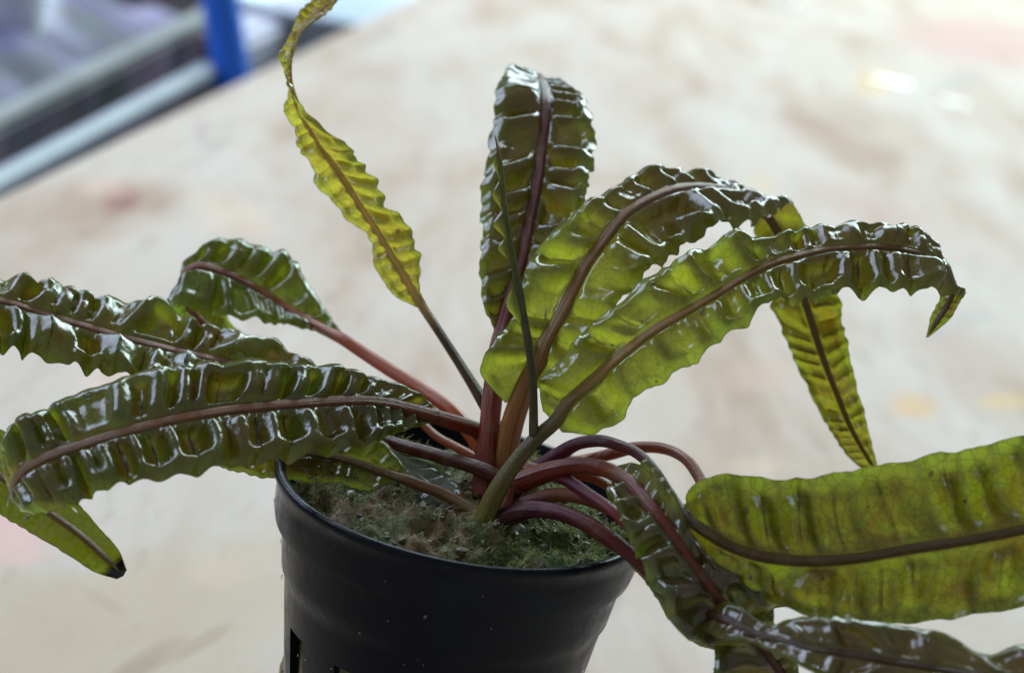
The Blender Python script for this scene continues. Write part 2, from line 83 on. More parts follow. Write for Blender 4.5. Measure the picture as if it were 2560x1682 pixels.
 'L15': {"pet":[[0.00857,-0.00147,0.06048],[0.01376,-0.00445,0.06101],[0.01752,-0.00862,0.06104],[0.02124,-0.01288,0.06078],[0.02449,-0.01545,0.05918],[0.0284,-0.02036,0.05679],[0.03208,-0.02453,0.0551]],"st":[[0.03423,-0.02711,0.05521,0.03354,-0.02782,0.05356,0.03548,-0.02641,0.05681],[0.03656,-0.03088,0.05655,0.03595,-0.03201,0.05455,0.03766,-0.02982,0.05834],[0.0399,-0.03395,0.05679,0.03944,-0.0352,0.0561,0.04143,-0.03263,0.05769],[0.04312,-0.03624,0.0575,0.04276,-0.03809,0.05655,0.04388,-0.034,0.05969],[0.04657,-0.03851,0.05828,0.04668,-0.04113,0.05654,0.04684,-0.03542,0.06157],[0.05111,-0.03956,0.05894,0.05119,-0.04258,0.0559,0.05089,-0.03648,0.06222],[0.05568,-0.04064,0.05951,0.05569,-0.04432,0.05602,0.05552,-0.03704,0.06277],[0.06159,-0.04167,0.06025,0.0612,-0.04547,0.05636,0.06162,-0.0381,0.0634],[0.06692,-0.04271,0.06098,0.06646,-0.04633,0.05766,0.06717,-0.03963,0.06252],[0.07148,-0.04312,0.0617,0.07143,-0.04614,0.05863,0.07151,-0.04007,0.06483],[0.07704,-0.04365,0.06201,0.07681,-0.04547,0.05944,0.07711,-0.04198,0.06407],[0.08226,-0.0445,0.06126,0.08221,-0.04458,0.061,0.08231,-0.04442,0.06152]],"r":[0.075,0.035],"amp":0.22,"sp":1.5,"pal":"brown"},
 'L16': {"pet":[[0.00392,-0.00608,0.05389],[-0.00246,-0.00408,0.05535],[-0.00587,-0.00345,0.0557]],"st":[[-0.00747,-0.00317,0.05591,-0.0073,-0.0027,0.05642,-0.00767,-0.00359,0.05557],[-0.00891,-0.00285,0.05594,-0.00833,-0.00138,0.05734,-0.00897,-0.00357,0.0553],[-0.01157,-0.00228,0.05609,-0.01084,0.00064,0.05882,-0.01231,-0.00404,0.05374],[-0.01657,-0.00163,0.05651,-0.0161,0.00197,0.05975,-0.0165,-0.00399,0.0539],[-0.02032,-0.00163,0.05652,-0.02075,0.00197,0.05977,-0.01968,-0.00424,0.05307],[-0.02456,-0.00171,0.05626,-0.02499,0.00182,0.05928,-0.0245,-0.00434,0.05276],[-0.02875,-0.00186,0.05577,-0.0291,0.00112,0.05868,-0.02852,-0.00389,0.05253],[-0.03227,-0.00211,0.05494,-0.03262,-0.00038,0.05718,-0.03228,-0.00338,0.05247],[-0.03629,-0.00251,0.05361,-0.03635,-0.00243,0.05389,-0.03626,-0.00257,0.05344]],"r":[0.09,0.045],"amp":0.14,"sp":0.6,"pal":"olive"}}


# ------------------------------------------------------------ helpers


def tag(o, label=None, cat=None, group=None, kind=None):
    for k, v in (('label', label), ('category', cat), ('group', group), ('kind', kind)):
        if v:
            o[k] = v
    return o


def empty(name, loc=(0, 0, 0)):
    o = bpy.data.objects.new(name, None)
    o.empty_display_size = 0.01
    o.location = loc
    col.objects.link(o)
    return o


def mesh_obj(name, verts, faces, mats, parent=None, smooth=True, mat_idx=None, uv=None):
    me = bpy.data.meshes.new(name)
    me.from_pydata([tuple(map(float, v)) for v in verts], [], [tuple(map(int, f)) for f in faces])
    for m in (mats if isinstance(mats, (list, tuple)) else [mats]):
        me.materials.append(m)
    if mat_idx is not None:
        me.polygons.foreach_set('material_index', np.asarray(mat_idx, dtype=np.int32))
    if smooth:
        me.polygons.foreach_set('use_smooth', np.ones(len(me.polygons), dtype=bool))
    if uv is not None:
        lay = me.uv_layers.new(name='UVMap')
        vi = np.zeros(len(me.loops), dtype=np.int32)
        me.loops.foreach_get('vertex_index', vi)
        lay.data.foreach_set('uv', np.asarray(uv, dtype=np.float32)[vi].ravel())
    me.update()
    o = bpy.data.objects.new(name, me)
    col.objects.link(o)
    if parent is not None:
        o.parent = parent
    return o


def hermite(P, t, x):
    P = np.asarray(P, float)
    n = len(P)
    m = np.zeros_like(P)
    for i in range(n):
        if i == 0:
            m[i] = (P[1] - P[0]) / (t[1] - t[0])
        elif i == n - 1:
            m[i] = (P[-1] - P[-2]) / (t[-1] - t[-2])
        else:
            a, b = t[i] - t[i - 1], t[i + 1] - t[i]
            m[i] = ((P[i] - P[i - 1]) / a * b + (P[i + 1] - P[i]) / b * a) / (a + b)
    k = np.clip(np.searchsorted(t, x, side='right') - 1, 0, n - 2)
    h = (t[k + 1] - t[k])[:, None]
    s = ((x - t[k])[:, None]) / h
    return ((2 * s**3 - 3 * s**2 + 1) * P[k] + (s**3 - 2 * s**2 + s) * h * m[k]
            + (-2 * s**3 + 3 * s**2) * P[k + 1] + (s**3 - s**2) * h * m[k + 1])


def chord(P):
    P = np.asarray(P, float)
    return np.r_[0, np.cumsum(np.maximum(np.linalg.norm(np.diff(P, axis=0), axis=1), 1e-6))]


def norm(v):
    return v / np.maximum(np.linalg.norm(v, axis=-1, keepdims=True), 1e-12)


def sstep(a, b, x):
    t = np.clip((x - a) / (b - a), 0, 1)
    return t * t * (3 - 2 * t)


def smooth1(a, k):
    if k < 1:
        return a
    ker = np.exp(-0.5 * (np.arange(-3 * k, 3 * k + 1) / k) ** 2)
    ker /= ker.sum()
    pad = np.concatenate([np.repeat(a[:1], 3 * k, 0), a, np.repeat(a[-1:], 3 * k, 0)])
    if a.ndim == 1:
        return np.convolve(pad, ker, 'valid')
    return np.stack([np.convolve(pad[:, i], ker, 'valid') for i in range(a.shape[1])], 1)


def rnoise(rng, n, step):
    k = max(4, int(n / step) + 3)
    v = rng.uniform(-1, 1, k)
    return hermite(v[:, None], np.arange(k, dtype=float), np.linspace(0, k - 1.001, n))[:, 0]


def tube_geo(P, rad, seg=14, side=None, flat=1.0, caps=True, groove=0.0):
    """closed tube along P; side = preferred in-plane direction for the flattening"""
    P = np.asarray(P, float)
    n = len(P)
    T = norm(np.gradient(P, axis=0))
    ref = np.array([0, 0, 1.0]) if abs(T[0][2]) < .9 else np.array([1.0, 0, 0])
    U = np.zeros_like(P)
    u = norm(np.cross(T[0], ref))
    for i in range(n):
        u = norm(u - T[i] * (u @ T[i]))
        U[i] = u
    if side is not None:
        U = norm(side - T * np.sum(side * T, axis=1, keepdims=True))
    V = np.cross(T, U)
    flat = np.broadcast_to(np.asarray(flat, float), (n,))[:, None, None]
    rad = np.broadcast_to(np.asarray(rad, float), (n,))
    a = np.linspace(0, 2 * np.pi, seg, endpoint=False)
    gr = (1 + groove * np.cos(6 * a + .8))[None, :, None]
    vs = (P[:, None] + gr * rad[:, None, None] * (np.cos(a)[None, :, None] * U[:, None]
          + flat * np.sin(a)[None, :, None] * V[:, None])).reshape(-1, 3)
    i, j = np.meshgrid(np.arange(n - 1), np.arange(seg), indexing='ij')
    j2 = (j + 1) % seg
    fs = np.stack([i * seg + j, (i + 1) * seg + j, (i + 1) * seg + j2, i * seg + j2], -1).reshape(-1, 4).tolist()
    uv = np.stack([np.repeat(np.linspace(0, 1, n), seg), np.tile(a / 6.2832, n)], 1)
    if caps:
        fs.append(list(range(seg)))
        fs.append(list(range((n - 1) * seg, n * seg))[::-1])
    return vs, fs, uv


# ------------------------------------------------------------ materials


class NT:
    def __init__(self, name):
        self.m = bpy.data.materials.new(name)
        self.m.use_nodes = True
        self.t = self.m.node_tree
        self.t.nodes.clear()
        self.out = self.n('ShaderNodeOutputMaterial')

    def n(self, typ, **kw):
        x = self.t.nodes.new(typ)
        for k, v in kw.items():
            setattr(x, k, v)
        return x

    def l(self, a, b):
        self.t.links.new(a, b)

    def val(self, node, name, v):
        if hasattr(v, 'is_linked'):
            self.l(v, node.inputs[name])
        else:
            node.inputs[name].default_value = v

    def noise(self, scale, detail=4, rough=.55, vec=None, dist=0.0):
        x = self.n('ShaderNodeTexNoise')
        x.inputs['Scale'].default_value = scale
        x.inputs['Detail'].default_value = detail
        x.inputs['Roughness'].default_value = rough
        x.inputs['Distortion'].default_value = dist
        self.l(vec if vec is not None else self.obj(), x.inputs['Vector'])
        return x.outputs['Fac']

    def obj(self):
        if not hasattr(self, '_tc'):
            self._tc = self.n('ShaderNodeTexCoord')
        return self._tc.outputs['Object']

    def uv(self):
        self.obj()
        return self._tc.outputs['UV']

    def ramp(self, fac, stops):
        x = self.n('ShaderNodeValToRGB')
        e = x.color_ramp.elements
        while len(e) < len(stops):
            e.new(.5)
        for i, (p, c) in enumerate(stops):
            e[i].position = p
            e[i].color = (*c, 1) if not isinstance(c, (int, float)) else (c, c, c, 1)
        self.l(fac, x.inputs['Fac'])
        return x.outputs['Color']

    def mix(self, fac, a, b, mode='MIX'):
        x = self.n('ShaderNodeMix', data_type='RGBA', blend_type=mode)
        for s, v in ((0, fac), (6, a), (7, b)):
            if hasattr(v, 'is_linked'):
                self.l(v, x.inputs[s])
            else:
                x.inputs[s].default_value = v if s == 0 else (*v, 1)
        return x.outputs[2]

    def math(self, op, a, b=0.0, c=None):
        x = self.n('ShaderNodeMath', operation=op)
        for i, v in enumerate((a, b) if c is None else (a, b, c)):
            if hasattr(v, 'is_linked'):
                self.l(v, x.inputs[i])
            else:
                x.inputs[i].default_value = v
        return x.outputs[0]

    def bump(self, h, strength, dist, prev=None):
        x = self.n('ShaderNodeBump')
        x.inputs['Strength'].default_value = strength
        x.inputs['Distance'].default_value = dist
        self.l(h, x.inputs['Height'])
        if prev is not None:
            self.l(prev, x.inputs['Normal'])
        return x.outputs['Normal']

    def principled(self, color, rough=.4, **kw):
        p = self.n('ShaderNodeBsdfPrincipled')
        self.val(p, 'Base Color', color if hasattr(color, 'is_linked') else (*color, 1))
        self.val(p, 'Roughness', rough)
        for k, v in kw.items():
            self.val(p, k.replace('_', ' '), v)
        return p

    def done(self, sh):
        self.l(sh, self.out.inputs['Surface'])
        return self.m


def leaf_mat(name, c1, c2, tr1, tr2, tw=.42, rough=.16, coat=.8, spots=1.0, black_tip=False, lime=0.0, vein=.25, net=.25, bronze=None):
    """c1/tr1: browner patches, c2/tr2: greener patches; lime > 0 makes the leaf base yellow green"""
    k = NT(name)
    big = k.noise(190, 4, .62)
    mid = k.noise(520, 3, .6)
    fine = k.noise(2600, 4, .7)
    f = k.ramp(k.math('MULTIPLY_ADD', mid, .35, k.math('MULTIPLY', big, .65)), [(.40, 0.0), (.60, 1.0)])
    base = k.mix(f, c1, c2)
    base = k.mix(k.ramp(fine, [(.35, 0.0), (.8, .5)]), base, tuple(.45 * x for x in c1))
    trc = k.mix(f, tr1, tr2)
    trc = k.mix(k.ramp(fine, [(.45, 0.0), (.8, .5)]), trc, tuple(.35 * x for x in tr1))
    sep = k.n('ShaderNodeSeparateXYZ')
    k.l(k.uv(), sep.inputs[0])
    av = k.math('ABSOLUTE', sep.outputs['Y'])
    if lime:
        lb = k.ramp(k.math('ADD', sep.outputs['X'], k.math('MULTIPLY', k.math('SUBTRACT', big, .5), .5)), [(.16, lime), (.46, 0.0)])
        base = k.mix(lb, base, (.15, .16, .02))
        trc = k.mix(lb, trc, (.52, .54, .04))
    if bronze:
        amt, x0, x1, x2, x3 = bronze
        bz = k.ramp(k.math('ADD', sep.outputs['X'], k.math('MULTIPLY', k.math('SUBTRACT', big, .5), .25)), [(x0, 0.0), (x1, amt), (x2, amt), (x3, 0.0)])
        base = k.mix(bz, base, (.060, .038, .014))
        trc = k.mix(bz, trc, (.17, .105, .014))
    ed = k.ramp(av, [(.70, 0.0), (1.0, .5)])
    base = k.mix(ed, base, (.06, .10, .014))
    trc = k.mix(ed, trc, (.30, .42, .03))
    at = k.n('ShaderNodeAttribute', attribute_name='vein')
    vn = k.math('MULTIPLY', at.outputs['Fac'], vein)
    base = k.mix(vn, base, (.035, .040, .010))
    trc = k.mix(vn, trc, (.10, .11, .012))
    vo = k.n('ShaderNodeTexVoronoi')
    vo.inputs['Scale'].default_value = 420
    k.l(k.obj(), vo.inputs['Vector'])
    sp = k.ramp(vo.outputs['Distance'], [(.05, .75 * spots), (.16, 0.0)])
    gate = k.ramp(k.noise(120, 1), [(.55, 0.0), (.62, 1.0)])
    sp = k.math('MULTIPLY', sp, gate)
    base = k.mix(sp, base, (.03, .016, .006))
    trc = k.mix(sp, trc, (.05, .03, .006))
    if black_tip:
        lt = k.ramp(sep.outputs['X'], [(.68, 0.0), (.76, .8)])
        base = k.mix(lt, base, (.09, .12, .012))
        trc = k.mix(lt, trc, (.40, .48, .02))
        bt = k.ramp(sep.outputs['X'], [(.975, 0.0), (.983, 1.0)])
        base = k.mix(bt, base, (.006, .006, .006))
        trc = k.mix(bt, trc, (.003, .003, .003))
    # net of small veins
    ve = k.n('ShaderNodeTexVoronoi', feature='DISTANCE_TO_EDGE')
    ve.inputs['Scale'].default_value = 620
    k.l(k.obj(), ve.inputs['Vector'])
    nt = k.ramp(ve.outputs['Distance'], [(.0, net), (.10, 0.0)])
    base = k.mix(nt, base, (.03, .034, .010))
    trc = k.mix(nt, trc, (.09, .10, .012))
    # water film: fine puckers between the small veins
    pk = k.noise(800, 4, .62)
    vo2 = k.n('ShaderNodeTexVoronoi', feature='SMOOTH_F1')
    vo2.inputs['Scale'].default_value = 1000
    k.l(k.obj(), vo2.inputs['Vector'])
    nrm = k.bump(pk, .4, .0002)
    nrm = k.bump(vo2.outputs['Distance'], .35, .00015, nrm)
    rv = k.math('ADD', k.math('MULTIPLY', k.ramp(k.noise(330, 4, .65), [(.42, 0.0), (.68, 1.0)]), .20), rough - .06)
    cw = k.math('MULTIPLY', k.ramp(k.noise(240, 3, .6), [(.40, 1.0), (.66, .3)]), coat)
    p = k.principled(base, rv, Coat_Weight=cw, Coat_Roughness=.09, Normal=nrm, Coat_Normal=nrm)
    p.inputs['Specular IOR Level'].default_value = .6
    t = k.n('ShaderNodeBsdfTranslucent')
    k.l(trc, t.inputs['Color'])
    k.l(nrm, t.inputs['Normal'])
    mx = k.n('ShaderNodeMixShader')
    mx.inputs[0].default_value = tw
    k.l(p.outputs[0], mx.inputs[1])
    k.l(t.outputs[0], mx.inputs[2])
    return k.done(mx.outputs[0])


def stalk_mat(name, stops, rough=.28):
    k = NT(name)
    sep = k.n('ShaderNodeSeparateXYZ')
    k.l(k.uv(), sep.inputs[0])
    c = k.ramp(sep.outputs['X'], stops)
    mp = k.n('ShaderNodeMapping')
    mp.inputs['Scale'].default_value = (3, 26, 1)
    k.l(k.uv(), mp.inputs['Vector'])
    streak = k.noise(1.0, 3, .6, mp.outputs[0])
    c = k.mix(1.0, c, (1.2, 1.2, 1.1), 'MULTIPLY')
    c = k.mix(k.ramp(streak, [(.40, .0), (.75, .5)]), c, (.05, .02, .012), 'MIX')
    c = k.mix(k.ramp(k.noise(500, 3), [(.48, 0.0), (.7, .4)]), c, (.20, .14, .05))
    b = k.bump(streak, .6, .0004)
    b = k.bump(k.noise(1500, 4, .65), .6, .0002, b)
    p = k.principled(c, rough, Coat_Weight=.15, Coat_Roughness=.2, Normal=b, Coat_Normal=b,
                     Specular_IOR_Level=.4)
    tr = k.n('ShaderNodeBsdfTranslucent')
    k.l(k.mix(1.0, c, (1.3, 1.15, 1.0), 'MULTIPLY'), tr.inputs['Color'])
    mx = k.n('ShaderNodeMixShader')
    mx.inputs[0].default_value = .35
    k.l(p.outputs[0], mx.inputs[1])
    k.l(tr.outputs[0], mx.inputs[2])
    return k.done(mx.outputs[0])


MATS = {
    'dark': leaf_mat('wet_dark_olive_leaf', (.078, .056, .010), (.055, .082, .016), (.30, .20, .012), (.22, .29, .018), .40),
    'left3': leaf_mat('wet_green_leaf', (.065, .068, .012), (.055, .095, .016), (.28, .27, .014), (.26, .37, .02), .44),
    'lime': leaf_mat('wet_lime_leaf', (.17, .13, .025), (.20, .19, .035), (.60, .45, .04), (.60, .57, .05), .52, .2, .4),
    'olive': leaf_mat('wet_olive_leaf', (.090, .062, .010), (.085, .090, .013), (.38, .26, .014), (.38, .40, .02), .44, lime=1.0, bronze=(.75, .22, .36, .58, .64)),
    'back': leaf_mat('wet_olive_brown_leaf', (.065, .042, .009), (.048, .050, .011), (.22, .14, .009), (.18, .18, .011), .40),
    'green': leaf_mat('wet_bright_green_leaf', (.085, .075, .011), (.080, .110, .016), (.40, .36, .018), (.37, .48, .024), .46, lime=.9, bronze=(.7, .40, .58, .92, .98)),
    'big': leaf_mat('wet_yellow_green_leaf', (.070, .050, .007), (.080, .090, .012), (.24, .16, .008), (.28, .31, .012), .46, .24, .3, 1.8, vein=.45, net=.55),
    'brownred': leaf_mat('wet_brown_green_leaf', (.085, .050, .034), (.042, .042, .014), (.15, .08, .03), (.11, .13, .015), .26, .13, .45, lime=.35),
    'brown': leaf_mat('wet_dark_brown_leaf', (.070, .045, .012), (.060, .052, .010), (.22, .14, .012), (.20, .18, .012), .32, .22),
}
MATS['black_tip'] = leaf_mat('wet_dark_leaf_black_tip', (.078, .056, .010), (.055, .082, .016), (.30, .20, .012), (.23, .30, .018), .40, black_tip=True)

RED, DRED, ORG, PUR = (.22, .030, .016), (.085, .016, .010), (.30, .075, .022), (.12, .022, .05)
BRN, OLV, TAN, PINK = (.10, .040, .018), (.12, .11, .028), (.24, .16, .05), (.34, .09, .07)
STALK = {
    'L1': stalk_mat('dark_red_stalk', [(0, DRED), (.22, DRED), (.4, (.34, .16, .11)), (1, (.26, .16, .08))]),
    'L2': stalk_mat('brown_red_stalk', [(0, RED), (.12, (.20, .032, .012)), (.3, (.16, .055, .02)), (.6, (.30, .145, .075)), (1, (.32, .21, .13))]),
    'L3': stalk_mat('red_orange_stalk', [(0, (.44, .11, .03)), (.3, (.38, .08, .02)), (.6, (.33, .085, .035)), (1, (.30, .11, .07))]),
    'L4': stalk_mat('brown_tan_stalk', [(0, (.08, .04, .016)), (.22, (.09, .055, .02)), (.32, (.70, .48, .15)), (1, (.55, .33, .10))]),
    'L5': stalk_mat('deep_red_stalk', [(0, (.22, .035, .014)), (.25, (.20, .022, .012)), (.45, (.15, .036, .022)), (1, (.12, .040, .022))]),
    'L6': stalk_mat('tan_brown_stalk', [(0, (.30, .11, .025)), (.2, (.32, .17, .045)), (.35, (.32, .18, .10)), (.6, (.20, .11, .08)), (1, (.18, .11, .02))]),
    'L7': stalk_mat('olive_stalk', [(0, (.20, .19, .03)), (.06, (.16, .14, .035)), (.17, (.10, .085, .03)), (.3, (.44, .29, .11)), (.6, (.28, .16, .07)), (1, (.14, .08, .04))]),
    'L11': stalk_mat('red_brown_stalk', [(0, RED), (.3, (.20, .05, .025)), (.5, (.15, .03, .02)), (1, (.06, .03, .015))]),
    'L12': stalk_mat('purple_brown_stalk', [(0, PUR), (.18, (.13, .03, .045)), (.27, (.085, .05, .014)), (1, (.095, .06, .010))]),
    'L13': stalk_mat('orange_stalk', [(0, (.26, .05, .02)), (.5, (.28, .07, .02)), (1, (.18, .10, .02))]),
    'L14': stalk_mat('purple_red_stalk', [(0, (.05, .015, .015)), (.2, PUR), (.45, (.14, .025, .03)), (.7, (.12, .025, .015)), (1, (.10, .05, .02))]),
    'L15': stalk_mat('magenta_stalk', [(0, (.30, .09, .08)), (.10, (.17, .03, .08)), (.22, (.28, .05, .045)), (.32, (.06, .03, .016)), (1, (.075, .045, .022))]),
    'L16': stalk_mat('tan_olive_stalk', [(0, (.28, .20, .11)), (.2, (.2, .10, .04)), (.5, (.16, .10, .03)), (1, (.12, .10, .03))]),
    'spike': stalk_mat('dark_green_rolled_leaf', [(0, (.09, .08, .03)), (.25, (.05, .048, .022)), (.6, (.07, .10, .022)), (.9, (.13, .17, .03)), (1, (.3, .16, .06))]),
    'orange': stalk_mat('orange_stub', [(0, (.32, .09, .05)), (1, (.34, .13, .06))]),
    'yellow': stalk_mat('yellow_stub', [(0, (.3, .15, .04)), (1, (.40, .33, .08))]),
    'pink': stalk_mat('pink_stub', [(0, (.10, .03, .02)), (.5, (.36, .11, .08)), (1, (.3, .07, .05))]),
}


def table_mat():
    k = NT('stained_plywood')
    th = math.atan2(EDGE[1][1] - EDGE[0][1], EDGE[1][0] - EDGE[0][0])
    mp = k.n('ShaderNodeMapping')
    mp.inputs['Rotation'].default_value = (0, 0, -th)
    k.l(k.obj(), mp.inputs['Vector'])
    gm = k.n('ShaderNodeMapping')
    gm.inputs['Scale'].default_value = (9, 70, 1)
    k.l(mp.outputs[0], gm.inputs['Vector'])
    grain = k.noise(1.6, 6, .6, gm.outputs[0], .6)
    bm_ = k.n('ShaderNodeMapping')
    bm_.inputs['Scale'].default_value = (1.0, .24, 1)
    bm_.inputs['Rotation'].default_value = (0, 0, .12)
    k.l(k.obj(), bm_.inputs['Vector'])
    blot = k.noise(20, 6, .62, bm_.outputs[0], .5)
    blot2 = k.noise(70, 5, .62, bm_.outputs[0], .4)
    c = k.ramp(blot, [(.32, (.30, .20, .14)), (.43, (.39, .30, .24)), (.54, (.44, .365, .31)), (.70, (.455, .395, .345))])
    c = k.mix(k.ramp(grain, [(.54, 0.0), (.80, .30)]), c, (.30, .20, .13))
    c = k.mix(k.ramp(blot2, [(.54, 0.0), (.75, .40)]), c, (.30, .215, .165))
    c = k.mix(k.ramp(k.noise(120, 4, .6, bm_.outputs[0]), [(.58, 0.0), (.74, .5)]), c, (.22, .165, .13))
    # individual stains, knots and rings
    wob = k.n('ShaderNodeTexNoise')
    wob.inputs['Scale'].default_value = 45
    k.l(k.obj(), wob.inputs['Vector'])
    sepn = k.n('ShaderNodeSeparateXYZ')
    k.l(wob.outputs['Color'], sepn.inputs[0])
    sep = k.n('ShaderNodeSeparateXYZ')
    k.l(k.obj(), sep.inputs[0])
    for s in STAINS:
        dx = k.math('SUBTRACT', sep.outputs['X'], s['c'][0])
        dy = k.math('SUBTRACT', sep.outputs['Y'], s['c'][1])
        (a, b), (c2, d2) = s['m']
        x = k.math('MULTIPLY_ADD', dx, a, k.math('MULTIPLY', dy, b))
        y = k.math('MULTIPLY_ADD', dx, c2, k.math('MULTIPLY', dy, d2))
        x = k.math('ADD', x, k.math('MULTIPLY', k.math('SUBTRACT', sepn.outputs['X'], .5), 1.1))
        y = k.math('ADD', y, k.math('MULTIPLY', k.math('SUBTRACT', sepn.outputs['Y'], .5), 1.1))
        r2 = k.math('MULTIPLY_ADD', x, x, k.math('MULTIPLY', y, y))
        m = k.ramp(r2, [(.15, min(.95, 1.25 * s['s'])), (1.0, 0.0)])
        c = k.mix(m, c, tuple(s['col']))
    rg = k.ramp(k.noise(16, 4, .6), [(.42, .7), (.6, .8)])
    b = k.bump(grain, .25, .0006)
    b = k.bump(k.noise(140, 4), .25, .0006, b)
    p = k.principled(c, rg, Normal=b)
    p.inputs['Specular IOR Level'].default_value = .1
    return k.done(p.outputs[0])


def simple_mat(name, color, rough=.5, var=.25, scale=60, bumpd=.0, **kw):
    k = NT(name)
    c = k.mix(k.ramp(k.noise(scale, 4), [(.35, 0.0), (.7, 1.0)]), color, tuple(x * (1 - var) for x in color))
    if bumpd:
        kw['Normal'] = k.bump(k.noise(scale * 6, 4), .5, bumpd)
    p = k.principled(c, rough, **kw)
    return k.done(p.outputs[0])


def pot_mat():
    k = NT('black_plastic')
    n1 = k.noise(130, 5, .65)
    c = k.mix(k.ramp(n1, [(.4, 0.0), (.75, 1.0)]), (.002, .0035, .0075), (.004, .0065, .012))
    c = k.mix(k.ramp(k.noise(900, 4, .7), [(.66, 0.0), (.8, .15)]), c, (.03, .034, .04))
    r = k.ramp(k.noise(220, 4), [(.35, .18), (.7, .42)])
    b = k.bump(k.noise(700, 4, .6), .25, .00025)
    p = k.principled(c, r, Normal=b)
    p.inputs['Specular IOR Level'].default_value = .15
    return k.done(p.outputs[0])


def water_mat():
    """thin bead: clear body with a fresnel sheen"""
    k = NT('clear_water')
    fr = k.n('ShaderNodeFresnel')
    fr.inputs['IOR'].default_value = 1.4
    gl = k.n('ShaderNodeBsdfGlossy')
    gl.inputs['Roughness'].default_value = .05
    tr = k.n('ShaderNodeBsdfTransparent')
    tr.inputs['Color'].default_value = (.93, .95, .95, 1)
    mx = k.n('ShaderNodeMixShader')
    k.l(k.math('MULTIPLY_ADD', fr.outputs[0], 1.0, .03), mx.inputs[0])
    k.l(tr.outputs[0], mx.inputs[1])
    k.l(gl.outputs[0], mx.inputs[2])
    return k.done(mx.outputs[0])


WATER = water_mat()

# ------------------------------------------------------------ table
e0, e1 = Vector(EDGE[0][:2]), Vector(EDGE[1][:2])
ed = (e1 - e0).normalized()
pn = Vector((ed.y, -ed.x))            # towards the table's inside
q0, q1 = e0 - ed * 1.2, e1 + ed * 1.6
poly = [q0, q1, q1 + pn * 1.9, q0 + pn * 1.9]
bm = bmesh.new()
top = [bm.verts.new((p.x, p.y, 0)) for p in poly]
bot = [bm.verts.new((p.x, p.y, -.018)) for p in poly]
bm.faces.new(top[::-1])
bm.faces.new(bot)
for i in range(4):
    bm.faces.new((top[i], top[(i + 1) % 4], bot[(i + 1) % 4], bot[i]))
bmesh.ops.recalc_face_normals(bm, faces=bm.faces)
bmesh.ops.bevel(bm, geom=list(bm.edges), offset=.0015, segments=2, affect='EDGES')
me = bpy.data.meshes.new('table_top')
bm.to_mesh(me)
bm.free()
me.materials.append(table_mat())
table = bpy.data.objects.new('table_top', me)
col.objects.link(table)
tag(table, kind='structure')

# ------------------------------------------------------------ pot
POT_R, POT_H = .027, .055
PX = .0006
pot = empty('net_pot', (PX, 0, 0))
tag(pot, 'black plastic net pot with slotted sides holding the plant', 'pot')
PM = pot_mat()


def lathe(profile, seg):
    a = np.linspace(0, 2 * np.pi, seg, endpoint=False)
    vs = []
    for r, z in profile:
        vs += [(r * math.cos(t), r * math.sin(t), z) for t in a]
    fs = []
    for i in range(len(profile) - 1):
        for j in range(seg):
            j2 = (j + 1) % seg
            fs.append((i * seg + j, i * seg + j2, (i + 1) * seg + j2, (i + 1) * seg + j))
    return vs, fs


SEG = 180
# collar and rim (closed ring profile)
prof = [(.0262, .0475), (.0266, .0490), (.0267, .0520), (.02685, .0536), (.0273, .0540), (.0274, .0546), (.0272, .0552),
        (.0267, .0553), (.0260, .0550), (.0256, .0540), (.0253, .0500), (.0251, .0475), (.0255, .0473), (.0262, .0475)]
prof = [(r * .978, z) for r, z in prof]
v, fc = lathe(prof, SEG)
mesh_obj('rim_collar', v, fc, PM, pot)
# slotted body: outer and inner skin with the slots really cut through
zs = [.0474, .0462, .0455, .0420, .0405, .0395, .0380, .0336, .0320, .0250, .0200, .0185, .0100, .0040, .0020, .0]
def prad(z):
    base = .0178 + (.0247 - .0178) * (z / .0474)
    return base - (.0004 if z < .0400 else 0)
def is_slot(i, j):
    zm = (zs[i] + zs[i + 1]) / 2
    return 4 <= j % 15 <= 9 and (.0336 > zm > .0200 or .0185 > zm > .0040)
verts, faces = [], []
th0 = math.radians(17.6)
for skin in (0, 1):
    for z in zs:
        r = prad(z) - .0011 * skin
        for j in range(SEG):
            a = 2 * math.pi * j / SEG + th0
            verts.append((r * math.cos(a), r * math.sin(a), z))
NZ = len(zs)
vid = lambda s, i, j: s * NZ * SEG + i * SEG + (j % SEG)
for i in range(NZ - 1):
    for j in range(SEG):
        if is_slot(i, j):
            continue
        faces.append((vid(0, i + 1, j), vid(0, i + 1, j + 1), vid(0, i, j + 1), vid(0, i, j)))
        faces.append((vid(1, i, j), vid(1, i, j + 1), vid(1, i + 1, j + 1), vid(1, i + 1, j)))
        for (di, dj, a, b) in ((0, -1, (i, j), (i + 1, j)), (0, 1, (i + 1, j + 1), (i, j + 1)),
                               (-1, 0, (i, j + 1), (i, j)), (1, 0, (i + 1, j), (i + 1, j + 1))):
            ii, jj = i + di, (j + dj) % SEG
            if (0 <= ii < NZ - 1 and is_slot(ii, jj)) or ii < 0 or ii >= NZ - 1:
                faces.append((vid(0, *a), vid(0, *b), vid(1, *b), vid(1, *a)))
wall = mesh_obj('slotted_wall', verts, faces, PM, pot, smooth=False)
bmx = bmesh.new()
bmx.from_mesh(wall.data)
bmesh.ops.recalc_face_normals(bmx, faces=bmx.faces)
for e in bmx.edges:
    e.smooth = len(e.link_faces) == 2 and e.calc_face_angle(3) < .5
for f_ in bmx.faces:
    f_.smooth = True
bmx.to_mesh(wall.data)
bmx.free()
# base
v, fc = lathe([(.0, .0012), (.0195, .0012), (.0195, .0004), (.0, .0004)], 60)
mesh_obj('base_plate', v, fc, PM, pot)

# ------------------------------------------------------------ growing medium inside the pot
random.seed(4)


